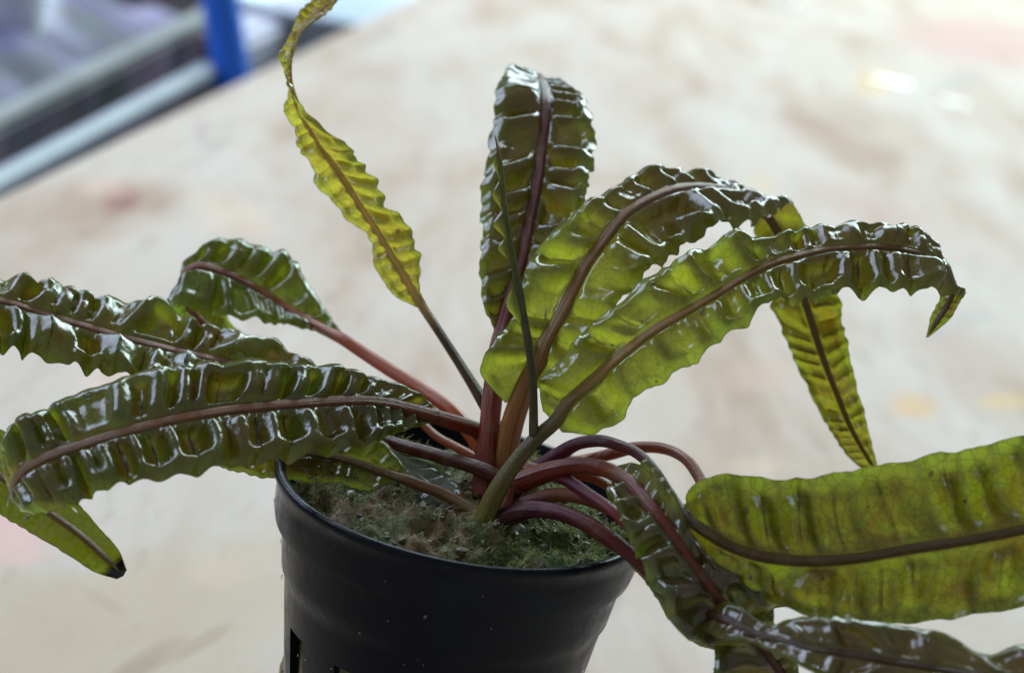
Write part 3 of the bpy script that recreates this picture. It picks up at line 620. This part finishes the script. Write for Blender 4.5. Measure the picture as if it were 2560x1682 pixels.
def medium_mat():
    k = NT('mossy_rock_wool')
    n = k.noise(190, 5, .65)
    c = k.ramp(n, [(.30, (.04, .024, .010)), (.45, (.15, .095, .035)), (.58, (.24, .17, .09)), (.72, (.34, .30, .28))])
    sep = k.n('ShaderNodeSeparateXYZ')
    k.l(k.obj(), sep.inputs[0])
    g = k.math('ADD', k.math('MULTIPLY', sep.outputs['X'], 26), k.math('MULTIPLY', k.math('SUBTRACT', k.noise(120, 3), .5), 2.4))
    c = k.mix(k.ramp(g, [(.0, 0.0), (.4, .85)]), c, (.06, .10, .018))
    c = k.mix(k.ramp(k.noise(300, 4), [(.46, 0.0), (.60, .8)]), c, (.10, .15, .055))
    b = k.bump(k.noise(900, 5, .7), 1.0, .0009)
    p = k.principled(c, .75, Normal=b)
    return k.done(p.outputs[0])


def moss_mat(name, c1, c2):
    k = NT(name)
    c = k.mix(k.noise(700, 2), c1, c2)
    p = k.principled(c, .55)
    t = k.n('ShaderNodeBsdfTranslucent')
    k.l(c, t.inputs['Color'])
    mx = k.n('ShaderNodeMixShader')
    mx.inputs[0].default_value = .3
    k.l(p.outputs[0], mx.inputs[1])
    k.l(t.outputs[0], mx.inputs[2])
    return k.done(mx.outputs[0])


def med_h(x, y):
    r = math.hypot(x, y) / .025
    h = .0506 + .0035 * (1 - r * r)
    h += .0036 * mnoise.fractal(Vector((x * 150, y * 150, 3.1)), 1.0, 2.0, 4)
    h += .0008 * mnoise.fractal(Vector((x * 800, y * 800, 1.7)), 1.0, 2.0, 3)
    h -= .0018 * max(0, 1 - ((x - .006) ** 2 + (y + .008) ** 2) / 6e-5)
    return h


med = empty('growing_medium', (PX, 0, .045))
tag(med, 'brown and green mossy rock wool filling the black pot', 'growing medium')
vs, fs = [], []
NR, NA = 60, 150
for i in range(NR + 1):
    r = .0246 * i / NR
    for j in range(NA):
        a = 2 * math.pi * j / NA
        x, y = r * math.cos(a), r * math.sin(a)
        vs.append((x, y, med_h(x, y) - .045))
for i in range(NR):
    for j in range(NA):
        j2 = (j + 1) % NA
        fs.append((i * NA + j, (i + 1) * NA + j, (i + 1) * NA + j2, i * NA + j2))
base = len(vs)
# sides of the plug, seen through the slots
zz = [.047, .040, .033, .026, .019, .012, .005, .002]
for z in zz:
    for j in range(NA):
        a = 2 * math.pi * j / NA
        r = prad(z) - .0016 + .0010 * mnoise.fractal(Vector((math.cos(a) * 6, math.sin(a) * 6, z * 260)), 1, 2, 4)
        vs.append((r * math.cos(a), r * math.sin(a), z - .045))
for i in range(len(zz) - 1):
    for j in range(NA):
        j2 = (j + 1) % NA
        fs.append((base + i * NA + j, base + (i + 1) * NA + j, base + (i + 1) * NA + j2, base + i * NA + j2))
mesh_obj('rock_wool', vs, fs, medium_mat(), med)

# moss fibres: short curved blades
def fibres(name, count, mat, region, lo, hi, wid, seed):
    rnd = random.Random(seed)
    vs, fs = [], []
    n = 0
    while n < count:
        a, r = rnd.uniform(0, 6.2832), .0248 * math.sqrt(rnd.random())
        x, y = r * math.cos(a), r * math.sin(a)
        if rnd.random() > region(x, y):
            continue
        n += 1
        z = med_h(x, y) - .045
        ln = rnd.uniform(lo, hi)
        th, lean = rnd.uniform(0, 6.2832), rnd.uniform(.3, 1.2)
        dx, dy = math.cos(th) * lean, math.sin(th) * lean
        sx, sy = -math.sin(th) * wid, math.cos(th) * wid
        b = len(vs)
        for q, w in ((0, 1), (.5, .8), (1, .1)):
            px, py, pz = x + dx * ln * q * q, y + dy * ln * q * q, z + ln * q * (1 - .35 * q)
            vs.append((px - sx * w, py - sy * w, pz))
            vs.append((px + sx * w, py + sy * w, pz))
        fs += [(b, b + 1, b + 3, b + 2), (b + 2, b + 3, b + 5, b + 4)]
    o = mesh_obj(name, vs, fs, mat, med)
    tag(o, kind='stuff')
    return o


fibres('moss', 6500, moss_mat('green_moss', (.12, .18, .03), (.30, .30, .07)),
       lambda x, y: max(0, min(1, (x - .000) * 90)) * (1 if mnoise.noise(Vector((x * 260, y * 260, 0))) > -.15 else .1) + (.9 if x < -.012 and y > -.008 else .12), .0007, .0017, .00010, 1)
fibres('wool_strand', 3200, moss_mat('brown_wool', (.15, .10, .045), (.30, .23, .15)),
       lambda x, y: .85 if x < .004 else .12, .0006, .0018, .00006, 2)

# crumbs of grit, peat and bark
crumb_m = NT('grit_crumbs')
cc = crumb_m.ramp(crumb_m.noise(420, 2), [(.35, (.03, .02, .010)), (.48, (.11, .085, .04)), (.56, (.09, .13, .045)), (.7, (.30, .30, .26))])
crumb_m = crumb_m.done(crumb_m.principled(cc, .5).outputs[0])
rc = random.Random(21)
cb = bmesh.new()
for _ in range(650):
    a, r = rc.uniform(0, 6.2832), .0240 * math.sqrt(rc.random())
    x_, y_ = r * math.cos(a), r * math.sin(a)
    s_ = rc.choice((.0002, .0003, .0004, .0006)) * rc.uniform(.7, 1.3)
    res = bmesh.ops.create_icosphere(cb, subdivisions=1, radius=s_)
    M_ = Matrix.Translation((x_, y_, med_h(x_, y_) - .045 + s_ * .5)) @ Matrix.Rotation(rc.uniform(0, 6), 4, Vector((rc.random(), rc.random(), rc.random() + .1)).normalized()) @ Matrix.Diagonal((rc.uniform(.6, 1.6), rc.uniform(.6, 1.2), rc.uniform(.5, 1), 1))
    for v_ in res['verts']:
        v_.co = M_ @ (v_.co * rc.uniform(.75, 1.2))
me = bpy.data.meshes.new('crumbs')
cb.to_mesh(me)
cb.free()
me.materials.append(crumb_m)
o = bpy.data.objects.new('crumbs', me)
col.objects.link(o)
o.parent = med
tag(o, kind='stuff')

# wad of rock wool bulging from the slots on the left
k_ = bmesh.new()
bmesh.ops.create_icosphere(k_, subdivisions=4, radius=1)
for v_ in k_.verts:
    d_ = v_.co.copy()
    s_ = 1 + .35 * mnoise.fractal(d_ * 2.2, 1, 2, 4)
    v_.co = Vector((d_.x * .0012 * s_ - .0205, d_.y * .0022 * s_ + .003, d_.z * .006 * s_ + .018))
me = bpy.data.meshes.new('wool_wad')
k_.to_mesh(me)
k_.free()
me.materials.append(simple_mat('tan_wool', (.30, .22, .10), .8, .6, 300, .0008))
for p_ in me.polygons:
    p_.use_smooth = True
o = bpy.data.objects.new('wool_wad', me)
col.objects.link(o)
o.parent = med
o.location = (0, 0, -.045)

# ------------------------------------------------------------ plant
plant = empty('aquatic_plant', (0, 0, .05))
tag(plant, 'wet crinkled green plant with red stalks growing from the black pot', 'plant')
OFF = np.array([0, 0, .05])


def drop_mesh(name, sq=.45):
    b = bmesh.new()
    bmesh.ops.create_uvsphere(b, u_segments=12, v_segments=8, radius=1)
    for v_ in b.verts:
        v_.co.z = max(v_.co.z, -.12) * sq
    me = bpy.data.meshes.new(name)
    b.to_mesh(me)
    b.free()
    me.materials.append(WATER)
    for p_ in me.polygons:
        p_.use_smooth = True
    return me


def beads(o, seed, count):
    """small water beads clinging to a blade"""
    rnd_ = random.Random(seed)
    me_ = o.data
    ncol = 33
    nrow = 1 + (len(me_.vertices) // (ncol + 10))
    src_ = drop_mesh('bead_src', .6)
    bm_ = bmesh.new()
    for _ in range(count):
        vtx = me_.vertices[rnd_.randrange(nrow // 10, max(nrow // 10 + 1, int(nrow * .95))) * ncol + rnd_.randrange(3, 30)]
        rad_ = rnd_.choice((.00010, .00014, .00020, .00030)) * rnd_.uniform(.8, 1.2)
        nv = vtx.normal.copy()
        if nv.dot(Vector(CAM['b'])) < 0:
            nv = -nv
        M_ = Matrix.Translation(vtx.co) @ nv.to_track_quat('Z', 'Y').to_matrix().to_4x4() @ Matrix.Diagonal((rad_, rad_ * rnd_.uniform(1, 1.9), rad_, 1))
        tmp_ = src_.copy()
        tmp_.transform(M_)
        bm_.from_mesh(tmp_)
        bpy.data.meshes.remove(tmp_)
    mb = bpy.data.meshes.new('water_beads')
    bm_.to_mesh(mb)
    bm_.free()
    mb.materials.append(WATER)
    for p_ in mb.polygons:
        p_.use_smooth = True
    ob_ = bpy.data.objects.new('water_beads', mb)
    col.objects.link(ob_)
    ob_.parent = o
    ob_['kind'] = 'stuff'


def margin_mat():
    k = NT('leaf_margin')
    c = k.mix(k.noise(300, 3), (.30, .34, .08), (.40, .38, .14))
    p = k.principled(c, .25)
    t_ = k.n('ShaderNodeBsdfTranslucent')
    k.l(c, t_.inputs['Color'])
    mx = k.n('ShaderNodeMixShader')
    mx.inputs[0].default_value = .75
    k.l(p.outputs[0], mx.inputs[1])
    k.l(t_.outputs[0], mx.inputs[2])
    return k.done(mx.outputs[0])


MARGIN = margin_mat()
BEADS = {'L5': 45, 'L6': 35, 'L7': 30, 'L2': 30, 'L12': 22, 'L1': 26, 'L4': 14, 'L13': 4}


def blade(name, lf, seed, mats, parent):
    rng = np.random.default_rng(seed)
    S = np.asarray(lf['st'], float)
    t = chord(S[:, :3])
    n = int(np.clip(t[-1] / .00019, 160, 760))
    x = np.linspace(0, t[-1], n)
    Q = hermite(S, t, x)
    M, A, B = Q[:, :3], Q[:, 3:6], Q[:, 6:9]
    T = norm(smooth1(np.gradient(M, axis=0), 4))
    W = norm(B - A)
    N = norm(smooth1(np.cross(T, W), 5))
    ds = np.r_[0, np.linalg.norm(np.diff(M, axis=0), axis=1)]
    NV = 16
    cols, uvs, rid = [], [], []
    step = x[1] - x[0]
    per_mm = .001 / step
    env = sstep(0, .06, x / t[-1]) * (1 - .6 * sstep(.93, 1, x / t[-1]))
    if lf.get('fade'):
        env = env * (1 - .85 * sstep(lf['fade'][0], lf['fade'][1], x / t[-1]))
    amp, sp = lf['amp'], lf['sp']
    for sgn, E in ((-1, A), (1, B)):
        hw = np.linalg.norm(E - M, axis=1)
        hs = smooth1(np.maximum(hw, .35 * hw.max()), 12)
        q = np.cumsum(ds / (sp * hs * (1 - lf.get('tight', .35) * x / t[-1]))) + rng.uniform(0, 1)
        q = q + .42 * rnoise(rng, n, 6.5 * per_mm)
        K_ = int(q.max()) + 6
        am = rng.uniform(.40, 1.5, K_) * np.where(rng.random(K_) < .08, -.4, 1)
        jit = rng.uniform(.75, 1.3, K_)
        E2 = M + (E - M) * (1 + lf.get('jag', 1.0) * (.05 * rnoise(rng, n, 2.2 * per_mm) + .03 * rnoise(rng, n, .8 * per_mm)))[:, None]
        ruff = rnoise(rng, n, 3.0 * per_mm)
        wob = [rnoise(rng, n, 1.1 * per_mm) for _ in range(4)]
        side_cols = []
        side_rid = []
        shift = rnoise(rng, n, 7 * per_mm)
        wdt = rng.uniform(.6, 1.8, K_)
        lo_e = rng.uniform(.03, .10, K_)
        hi_e = rng.uniform(.74, .95, K_)
        for j in range(NV + 1):
            tt = j / NV
            ph = q + .45 * (tt ** 1.3) + .10 * np.sin(tt * 4 + .7 * shift)
            idx = np.floor(ph).astype(int) % K_
            fr = ph - np.floor(ph)
            dist = np.minimum(fr, 1 - fr)
            # flat sunken pocket between narrow rounded ridges
            pk = sstep(.01, .17 * wdt[idx], dist)
            inn = sstep(lo_e[idx], lo_e[idx] + .24, tt) * (1 - sstep(hi_e[idx] - .2, hi_e[idx] + .04, tt))
            d = amp * (.55 * (1 - .7 * sstep(.8, 1, tt)) - pk * inn * am[idx])
            d = d + lf.get('edge', .15) * amp * np.cos(2 * np.pi * fr) * np.abs(am[idx]) * sstep(.55, 1, tt)
            d = d * sstep(.06, .24, tt)
            d = d + lf.get('ruff', .08) * amp / .2 * ruff * sstep(.4, 1, tt)
            wv = wob[int(min(tt, .999) * 3)] * (1 - (tt * 3) % 1) + wob[int(min(tt, .999) * 3) + 1] * ((tt * 3) % 1)
            d = d + lf.get('wob', .016) * wv * sstep(.05, .3, tt)
            camber = lf.get('camber', .10) * math.sin(math.pi * tt)
            d = smooth1(d * env, 1)
            lob = 1 + lf.get('lobe', .05) * (np.abs(np.sin(np.pi * fr)) * am[idx] - .5) * tt ** 3 * env
            P = M + (E2 - M) * (tt * lob)[:, None] + N * ((d + camber * env) * np.minimum(hs, 1.25 * hw + 1e-5))[:, None]
            P = P + T * (.08 * amp / .2 * hs * np.sin(2 * np.pi * fr) * sstep(.03, .3, tt) * (1 - .8 * sstep(.6, 1, tt)) * env * np.minimum(1, hw / hs))[:, None]
            side_cols.append(P)
            side_rid.append(1 - sstep(.0, .13, dist) * sstep(.0, .12, tt))
        if sgn < 0:
            side_cols = side_cols[::-1]
            cols += side_cols
            rid += side_rid[::-1]
            uvs += [-(NV - j) / NV for j in range(NV + 1)]
        else:
            cols += side_cols[1:]
            rid += side_rid[1:]
            uvs += [j / NV for j in range(1, NV + 1)]
    G = np.stack(cols, 1)
    nc = G.shape[1]
    vs = G.reshape(-1, 3)
    uv = np.stack([np.repeat(x / t[-1], nc), np.tile(uvs, n)], 1)
    i, j = np.meshgrid(np.arange(n - 1), np.arange(nc - 1), indexing='ij')
    fs = np.stack([i * nc + j, (i + 1) * nc + j, (i + 1) * nc + j + 1, i * nc + j + 1], -1).reshape(-1, 4).tolist()
    nquad = len(fs)
    # rolled margin that gives the edge its thickness
    for e in (G[:, 0], G[:, -1]):
        tv, tf, tu = tube_geo(e, .00005, 5)
        b = len(vs)
        vs = np.vstack([vs, tv])
        uv = np.vstack([uv, np.stack([tu[:, 0], np.ones(len(tu))], 1)])
        fs += [tuple(b + q_ for q_ in f_) for f_ in tf]
    mi = np.zeros(len(fs), dtype=np.int32)
    mi[nquad:] = 1
    o = mesh_obj(name, vs - OFF, fs, [mats, MARGIN], parent, uv=uv, mat_idx=mi)
    at = o.data.attributes.new('vein', 'FLOAT', 'POINT')
    rv = np.zeros(len(vs), dtype=np.float32)
    rr_ = np.stack(rid, 1).reshape(-1)
    rv[:len(rr_)] = rr_
    at.data.foreach_set('value', rv)
    return o


def stalk(name, lf, mat, parent, r0, r1):
    pts = np.asarray(lf['pet'] + [s[:3] for s in lf['st']], float)
    npet = len(lf['pet'])
    t = chord(pts)
    n = int(np.clip(t[-1] / .0006, 40, 260))
    x = np.linspace(0, t[-1] * .995, n)
    P = hermite(pts, t, x)
    u = x / t[-1]
    ub = t[npet] / t[-1]
    rr = np.where(u < ub, r0 * (1.12 - .12 * u / ub), r0 + (r1 - r0) * ((u - ub) / (1 - ub)) ** .8)
    rr = rr * (1 - .85 * sstep(.97, 1, u)) * (1 + .25 * (1 - sstep(0, .6 * ub, u)))
    rng = np.random.default_rng(len(name) + int(1e4 * r0) + int(abs(pts[0][0] * 1e6)))
    rr = rr * (1 + .05 * rnoise(rng, n, 9))
    S = np.asarray(lf['st'], float)
    side = np.vstack([np.repeat((S[0, 6:9] - S[0, 3:6])[None], npet, 0), S[:, 6:9] - S[:, 3:6]])
    side = norm(smooth1(hermite(norm(side), t, x), 3))
    flat = 1 - lf.get('flat', .2) * sstep(ub - .04, ub + .08, u)
    v, f_, uv = tube_geo(P, rr, 20, side, flat, groove=.07)
    o = mesh_obj(name, v - OFF, f_, mat, parent, uv=uv)
    return o


LEAF_LABEL = {
    'L1': 'long leaf running out at the left with a drooping black tip', 'L2': 'broad dark puckered leaf in front at the left',
    'L3': 'short rounded leaf on a red stalk curling over', 'L4': 'thin lime twisted leaf rising to the top edge',
    'L5': 'upright broad leaf bent over at its tip', 'L6': 'arching leaf whose yellow green end hangs down',
    'L7': 'bright green leaf arching to the right', 'L11': 'brown drooping leaf over the pot rim',
    'L12': 'big smooth yellow green leaf at the right', 'L15': 'dark brown leaf low at the right',
    'L16': 'olive leaf lying over the left pot rim'}
for i, (nm, lf) in enumerate(LEAVES.items()):
    mat = MATS['black_tip'] if lf.get('black_tip') else MATS[lf['pal']]
    o = blade('leaf', lf, 11 + i, mat, plant)
    if nm in LEAF_LABEL:
        o['label'] = LEAF_LABEL[nm]
    stalk('stalk', lf, STALK[nm], o, lf['r'][0] * .0086, lf['r'][1] * .0092)
    beads(o, 40 + i, BEADS.get(nm, 16))

# rolled young leaf: a tapering scroll with a free wavy margin
S = np.asarray(SPIKE, float)
t = chord(S[:, :3])
n = 220
x = np.linspace(0, t[-1], n)
Q = hermite(S, t, x)
P, rr = Q[:, :3], np.maximum(Q[:, 3], .00008)
v, f_, uv = tube_geo(P, rr * (1 + .06 * rnoise(np.random.default_rng(5), n, 8)), 14)
spike = mesh_obj('young_leaf', v - OFF, f_, STALK['spike'], plant, uv=uv)
spike['label'] = 'thin dark rolled young leaf standing upright'
rng = np.random.default_rng(3)
u = x / t[-1]
cr, cu = np.array(CAM['r']), np.array(CAM['b'])
fl = np.zeros(n)
for c0, w0, h0 in ((.43, .05, .0012), (.62, .03, .0011), (.70, .035, .0012), (.80, .035, .0009), (.90, .03, .0005)):
    fl = np.maximum(fl, 1.3 * h0 * np.exp(-((u - c0) / w0) ** 2))
edge = P - cr * (rr + fl)[:, None] + cu * (.0003 * rnoise(rng, n, 9))[:, None]
inner = P - cr * (rr * .5)[:, None] + cu * (rr * .6)[:, None]
midl = (edge + inner) / 2 + cu * (fl * .35)[:, None]
vs = np.concatenate([inner, midl, edge])
fs = []
for a in range(2):
    for i in range(60, n - 4):
        fs.append((a * n + i, a * n + i + 1, (a + 1) * n + i + 1, (a + 1) * n + i))
uvv = np.concatenate([np.stack([u, np.full(n, q_)], 1) for q_ in (.2, .5, .9)])
mesh_obj('free_margin', vs - OFF, fs, MATS['green'], spike, uv=uvv)

for pts, r, m in STUBS:
    pts = np.asarray(pts, float)
    t = chord(pts)
    x = np.linspace(0, t[-1], 40)
    P = hermite(pts, t, x)
    v, f_, uv = tube_geo(P, r * np.linspace(1.1, .8, 40), 14)
    mesh_obj('stalk', v - OFF, f_, STALK[m], plant, uv=uv)

old = blade('old_leaf', dict(st=OLD, amp=.12, sp=.8), 77,
            leaf_mat('faded_grey_leaf', (.20, .24, .17), (.28, .30, .24), (.26, .30, .18), (.32, .35, .25), .35), plant)
old['label'] = 'faded grey green old leaf at the base of the stalks'

# ------------------------------------------------------------ water drops on the pot and on the table
rnd = random.Random(9)
bmd = bmesh.new()
src = drop_mesh('drop_src', .5)
for i in range(34):
    a = rnd.uniform(math.radians(185), math.radians(365))
    z = rnd.uniform(.030, .0530)
    if .039 < z < .0485 and rnd.random() < .3:
        z = rnd.uniform(.048, .053)
    r = (.0261 if z > .0485 else prad(z) + .0003)
    rad = rnd.choice((.00008, .0001, .00014, .0002)) * rnd.uniform(.8, 1.3)
    nvec = Vector((math.cos(a), math.sin(a), 0))
    M_ = Matrix.Translation(nvec * r + Vector((0, 0, z))) @ nvec.to_track_quat('Z', 'Y').to_matrix().to_4x4() @ Matrix.Diagonal((rad, rad * rnd.uniform(1, 2.0), rad, 1))
    tmp = src.copy()
    tmp.transform(M_)
    bmd.from_mesh(tmp)
    bpy.data.meshes.remove(tmp)
me = bpy.data.meshes.new('water_beads')
bmd.to_mesh(me)
bmd.free()
me.materials.append(WATER)
for p_ in me.polygons:
    p_.use_smooth = True
wb = bpy.data.objects.new('water_beads', me)
col.objects.link(wb)
wb.parent = pot
tag(wb, kind='stuff')

DROP_LABEL = ['bright water drop on the table near the top edge', 'larger bright water drop beside the orange stain on the table',
              'small bright water drop right of the orange stain on the table', 'tiny water drop on the table above the arching leaf', 'tiny water drop on the table at the lower left']
for i, (x_, y_, r_d) in enumerate(DROPS):
    b = bmesh.new()
    bmesh.ops.create_uvsphere(b, u_segments=32, v_segments=16, radius=1)
    for v_ in b.verts:
        an = math.atan2(v_.co.y, v_.co.x)
        k_ = 1 + .25 * math.sin(2 * an + i) + .18 * math.sin(3 * an + 2 * i) + .1 * math.sin(5 * an + i)
        v_.co = Vector((v_.co.x * r_d * k_, v_.co.y * r_d * k_ * .7, max(v_.co.z, -.05) * r_d * .16))
    me = bpy.data.meshes.new('water_drop')
    b.to_mesh(me)
    b.free()
    for p_ in me.polygons:
        p_.use_smooth = True
    me.materials.append(WATER)
    o = bpy.data.objects.new('water_drop', me)
    col.objects.link(o)
    o.location = (x_, y_, .0001)
    tag(o, DROP_LABEL[i], 'water drop', 'water drops on the table')

# ------------------------------------------------------------ blurred surroundings beyond the table edge
fl_m = simple_mat('grey_floor', (.16, .15, .17), .6, .5, 12)
o = mesh_obj('floor', [(-4, -3, -.72), (4, -3, -.72), (4, 6, -.72), (-4, 6, -.72)], [(0, 1, 2, 3)], fl_m, smooth=False)
tag(o, kind='structure')


def box_between(name, p, q, w, h, mat, parent=None, zoff=0.0, bev=.004):
    """box whose near top edge runs p->q, w deep (away from the table), h tall"""
    p, q = Vector(p), Vector(q)
    d_ = (q - p)
    nn = Vector((-d_.y, d_.x, 0)).normalized()
    if nn.dot(Vector((pn.x, pn.y, 0))) > 0:
        nn = -nn
    b = bmesh.new()
    up = Vector((0, 0, 1))
    o_ = (p + q) / 2
    vs_ = [b.verts.new(c_ - o_) for c_ in (p, q, q + nn * w, p + nn * w, p - up * h, q - up * h, q + nn * w - up * h, p + nn * w - up * h)]
    for f_ in ((0, 1, 2, 3), (7, 6, 5, 4), (0, 4, 5, 1), (1, 5, 6, 2), (2, 6, 7, 3), (3, 7, 4, 0)):
        b.faces.new([vs_[g] for g in f_])
    bmesh.ops.recalc_face_normals(b, faces=b.faces)
    bmesh.ops.bevel(b, geom=list(b.edges), offset=bev, segments=3, affect='EDGES')
    me_ = bpy.data.meshes.new(name)
    b.to_mesh(me_)
    b.free()
    me_.materials.append(mat)
    ob = bpy.data.objects.new(name, me_)
    col.objects.link(ob)
    ob.location = o_ + Vector((0, 0, zoff))
    if parent is not None:
        ob.parent = parent
        ob.location -= parent.location
    return ob, nn


# storage tub behind the table
tr = [Vector(p) for p in BACK['tub_rim']]
dirn = (tr[2] - tr[0]).normalized()
ta, tb = tr[0] - dirn * .5, tr[2] + dirn * .06
tub = empty('storage_tub', ((ta + tb) / 2).xy.to_3d() + Vector((0, 0, -.72)))
tag(tub, 'blurred lilac grey tub with a pale rim behind the table at upper left', 'tub')
side_m = NT('dark_mottled_side')
nz = side_m.noise(26, 3, .5)
cc = side_m.ramp(nz, [(.40, (.006, .009, .012)), (.50, (.04, .038, .06)), (.6, (.12, .07, .11)), (.72, (.16, .15, .22))])
side_m = side_m.done(side_m.principled(cc, .35).outputs[0])
lil_m = NT('lilac_film')
nz = lil_m.noise(20, 4, .55)
cc = lil_m.ramp(nz, [(.38, (.02, .022, .05)), (.47, (.10, .095, .18)), (.57, (.22, .20, .32)), (.70, (.36, .25, .33))])
lil_m = lil_m.done(lil_m.principled(cc, .35).outputs[0])
rim_m = simple_mat('grey_rim', (.22, .23, .23), .45, .3, 30)
box_between('tub_side', ta, tb, .004, .55, side_m, tub, zoff=-.005, bev=.001)
ob, nn_t = box_between('tub_rim', ta, tb, .010, .004, rim_m, tub, bev=.0012)
# film heaped in the tub
gx, gy = 70, 40
vs, fs = [], []
o0 = ta + nn_t * .026
for i in range(gx + 1):
    for j in range(gy + 1):
        p = o0 + (tb - ta) * (i / gx) + nn_t * (.7 * j / gy)
        h_ = .015 + .05 * mnoise.fractal(Vector((p.x * 9, p.y * 9, 2)), 1, 2, 3) + .06 * (j / gy)
        h_ *= min(1, j / 3)
        vs.append(Vector((p.x, p.y, p.z + h_ - .012)) - tub.location)
for i in range(gx):
    for j in range(gy):
        a = i * (gy + 1) + j
        fs.append((a, a + gy + 1, a + gy + 2, a + 1))
mesh_obj('heaped_film', vs, fs, lil_m, tub)

# white pipe lying along the table edge
pp = [Vector(p) for p in BACK['pipe']]
pd = (pp[3] - pp[1]).normalized()
p0, p1 = pp[1] - pd * .6, pp[3]
tt_ = np.linspace(0, 1, 30)
P = np.array([list(p0.lerp(p1, float(s))) for s in tt_])
rad = np.linspace(.0036, .0048, 30)
P = np.vstack([P, np.array(p1 + pd * .003), np.array(p1 + pd * .005)])
rad = np.r_[rad, .004, .002]
v, f_, uv = tube_geo(P, rad, 24)
o = mesh_obj('white_pipe', v, f_, simple_mat('white_plastic', (.27, .30, .36), .5, .3, 20), uv=uv)
tag(o, 'blurred white pipe lying along the far table edge at the left', 'pipe')

# blue pipe post
a_, b_p = Vector(BACK['post'][0]), Vector(BACK['post_top'][0])
ax = (b_p - a_).normalized()
lo, hi = a_ - ax * (abs((-.70 - a_.z) / ax.z)), b_p + ax * .35
P = np.array([list(lo.lerp(hi, float(s))) for s in np.linspace(0, 1, 20)])
v, f_, uv = tube_geo(P, np.full(20, .0085), 24)
o = mesh_obj('blue_post', v, f_, simple_mat('blue_plastic', (.005, .14, .72), .35, .3, 20), uv=uv)
tag(o, 'blurred blue pipe post rising behind the far table edge', 'post')

# white basin
bc = Vector(BACK['basin'][0])
v, f_ = lathe([(.0, -.05), (.05, -.05), (.068, -.03), (.085, .0), (.092, .004), (.092, .007), (.084, .006), (.066, -.025), (.048, -.044), (.0, -.044)], 64)
o = mesh_obj('white_basin', [(x_, y_, z_) for x_, y_, z_ in v], f_, simple_mat('white_enamel', (.70, .80, .84), .25, .08, 10))
o.location = bc
tag(o, 'blurred white basin behind the table edge beside the twisted leaf', 'basin')
bd = [Vector(p) for p in BACK['board']]
ob, _ = box_between('grey_board', bd[0], bd[1] + (bd[1] - bd[0]), .03, .02, simple_mat('lilac_grey_board', (.42, .41, .50), .5, .2, 30), None)
tag(ob, 'blurred lilac grey board between the blue post and the basin', 'board')
bo = Vector(BACK['bottle'][0])
v, f_ = lathe([(.0, -.02), (.02, -.02), (.022, -.015), (.022, .09), (.018, .10), (.009, .108), (.009, .125), (.0, .126)], 40)
o = mesh_obj('white_bottle', v, f_, simple_mat('white_bottle_plastic', (.85, .90, .95), .3, .05, 10))
o.location = bo
tag(o, 'blurred white bottle standing at the upper left corner', 'bottle')
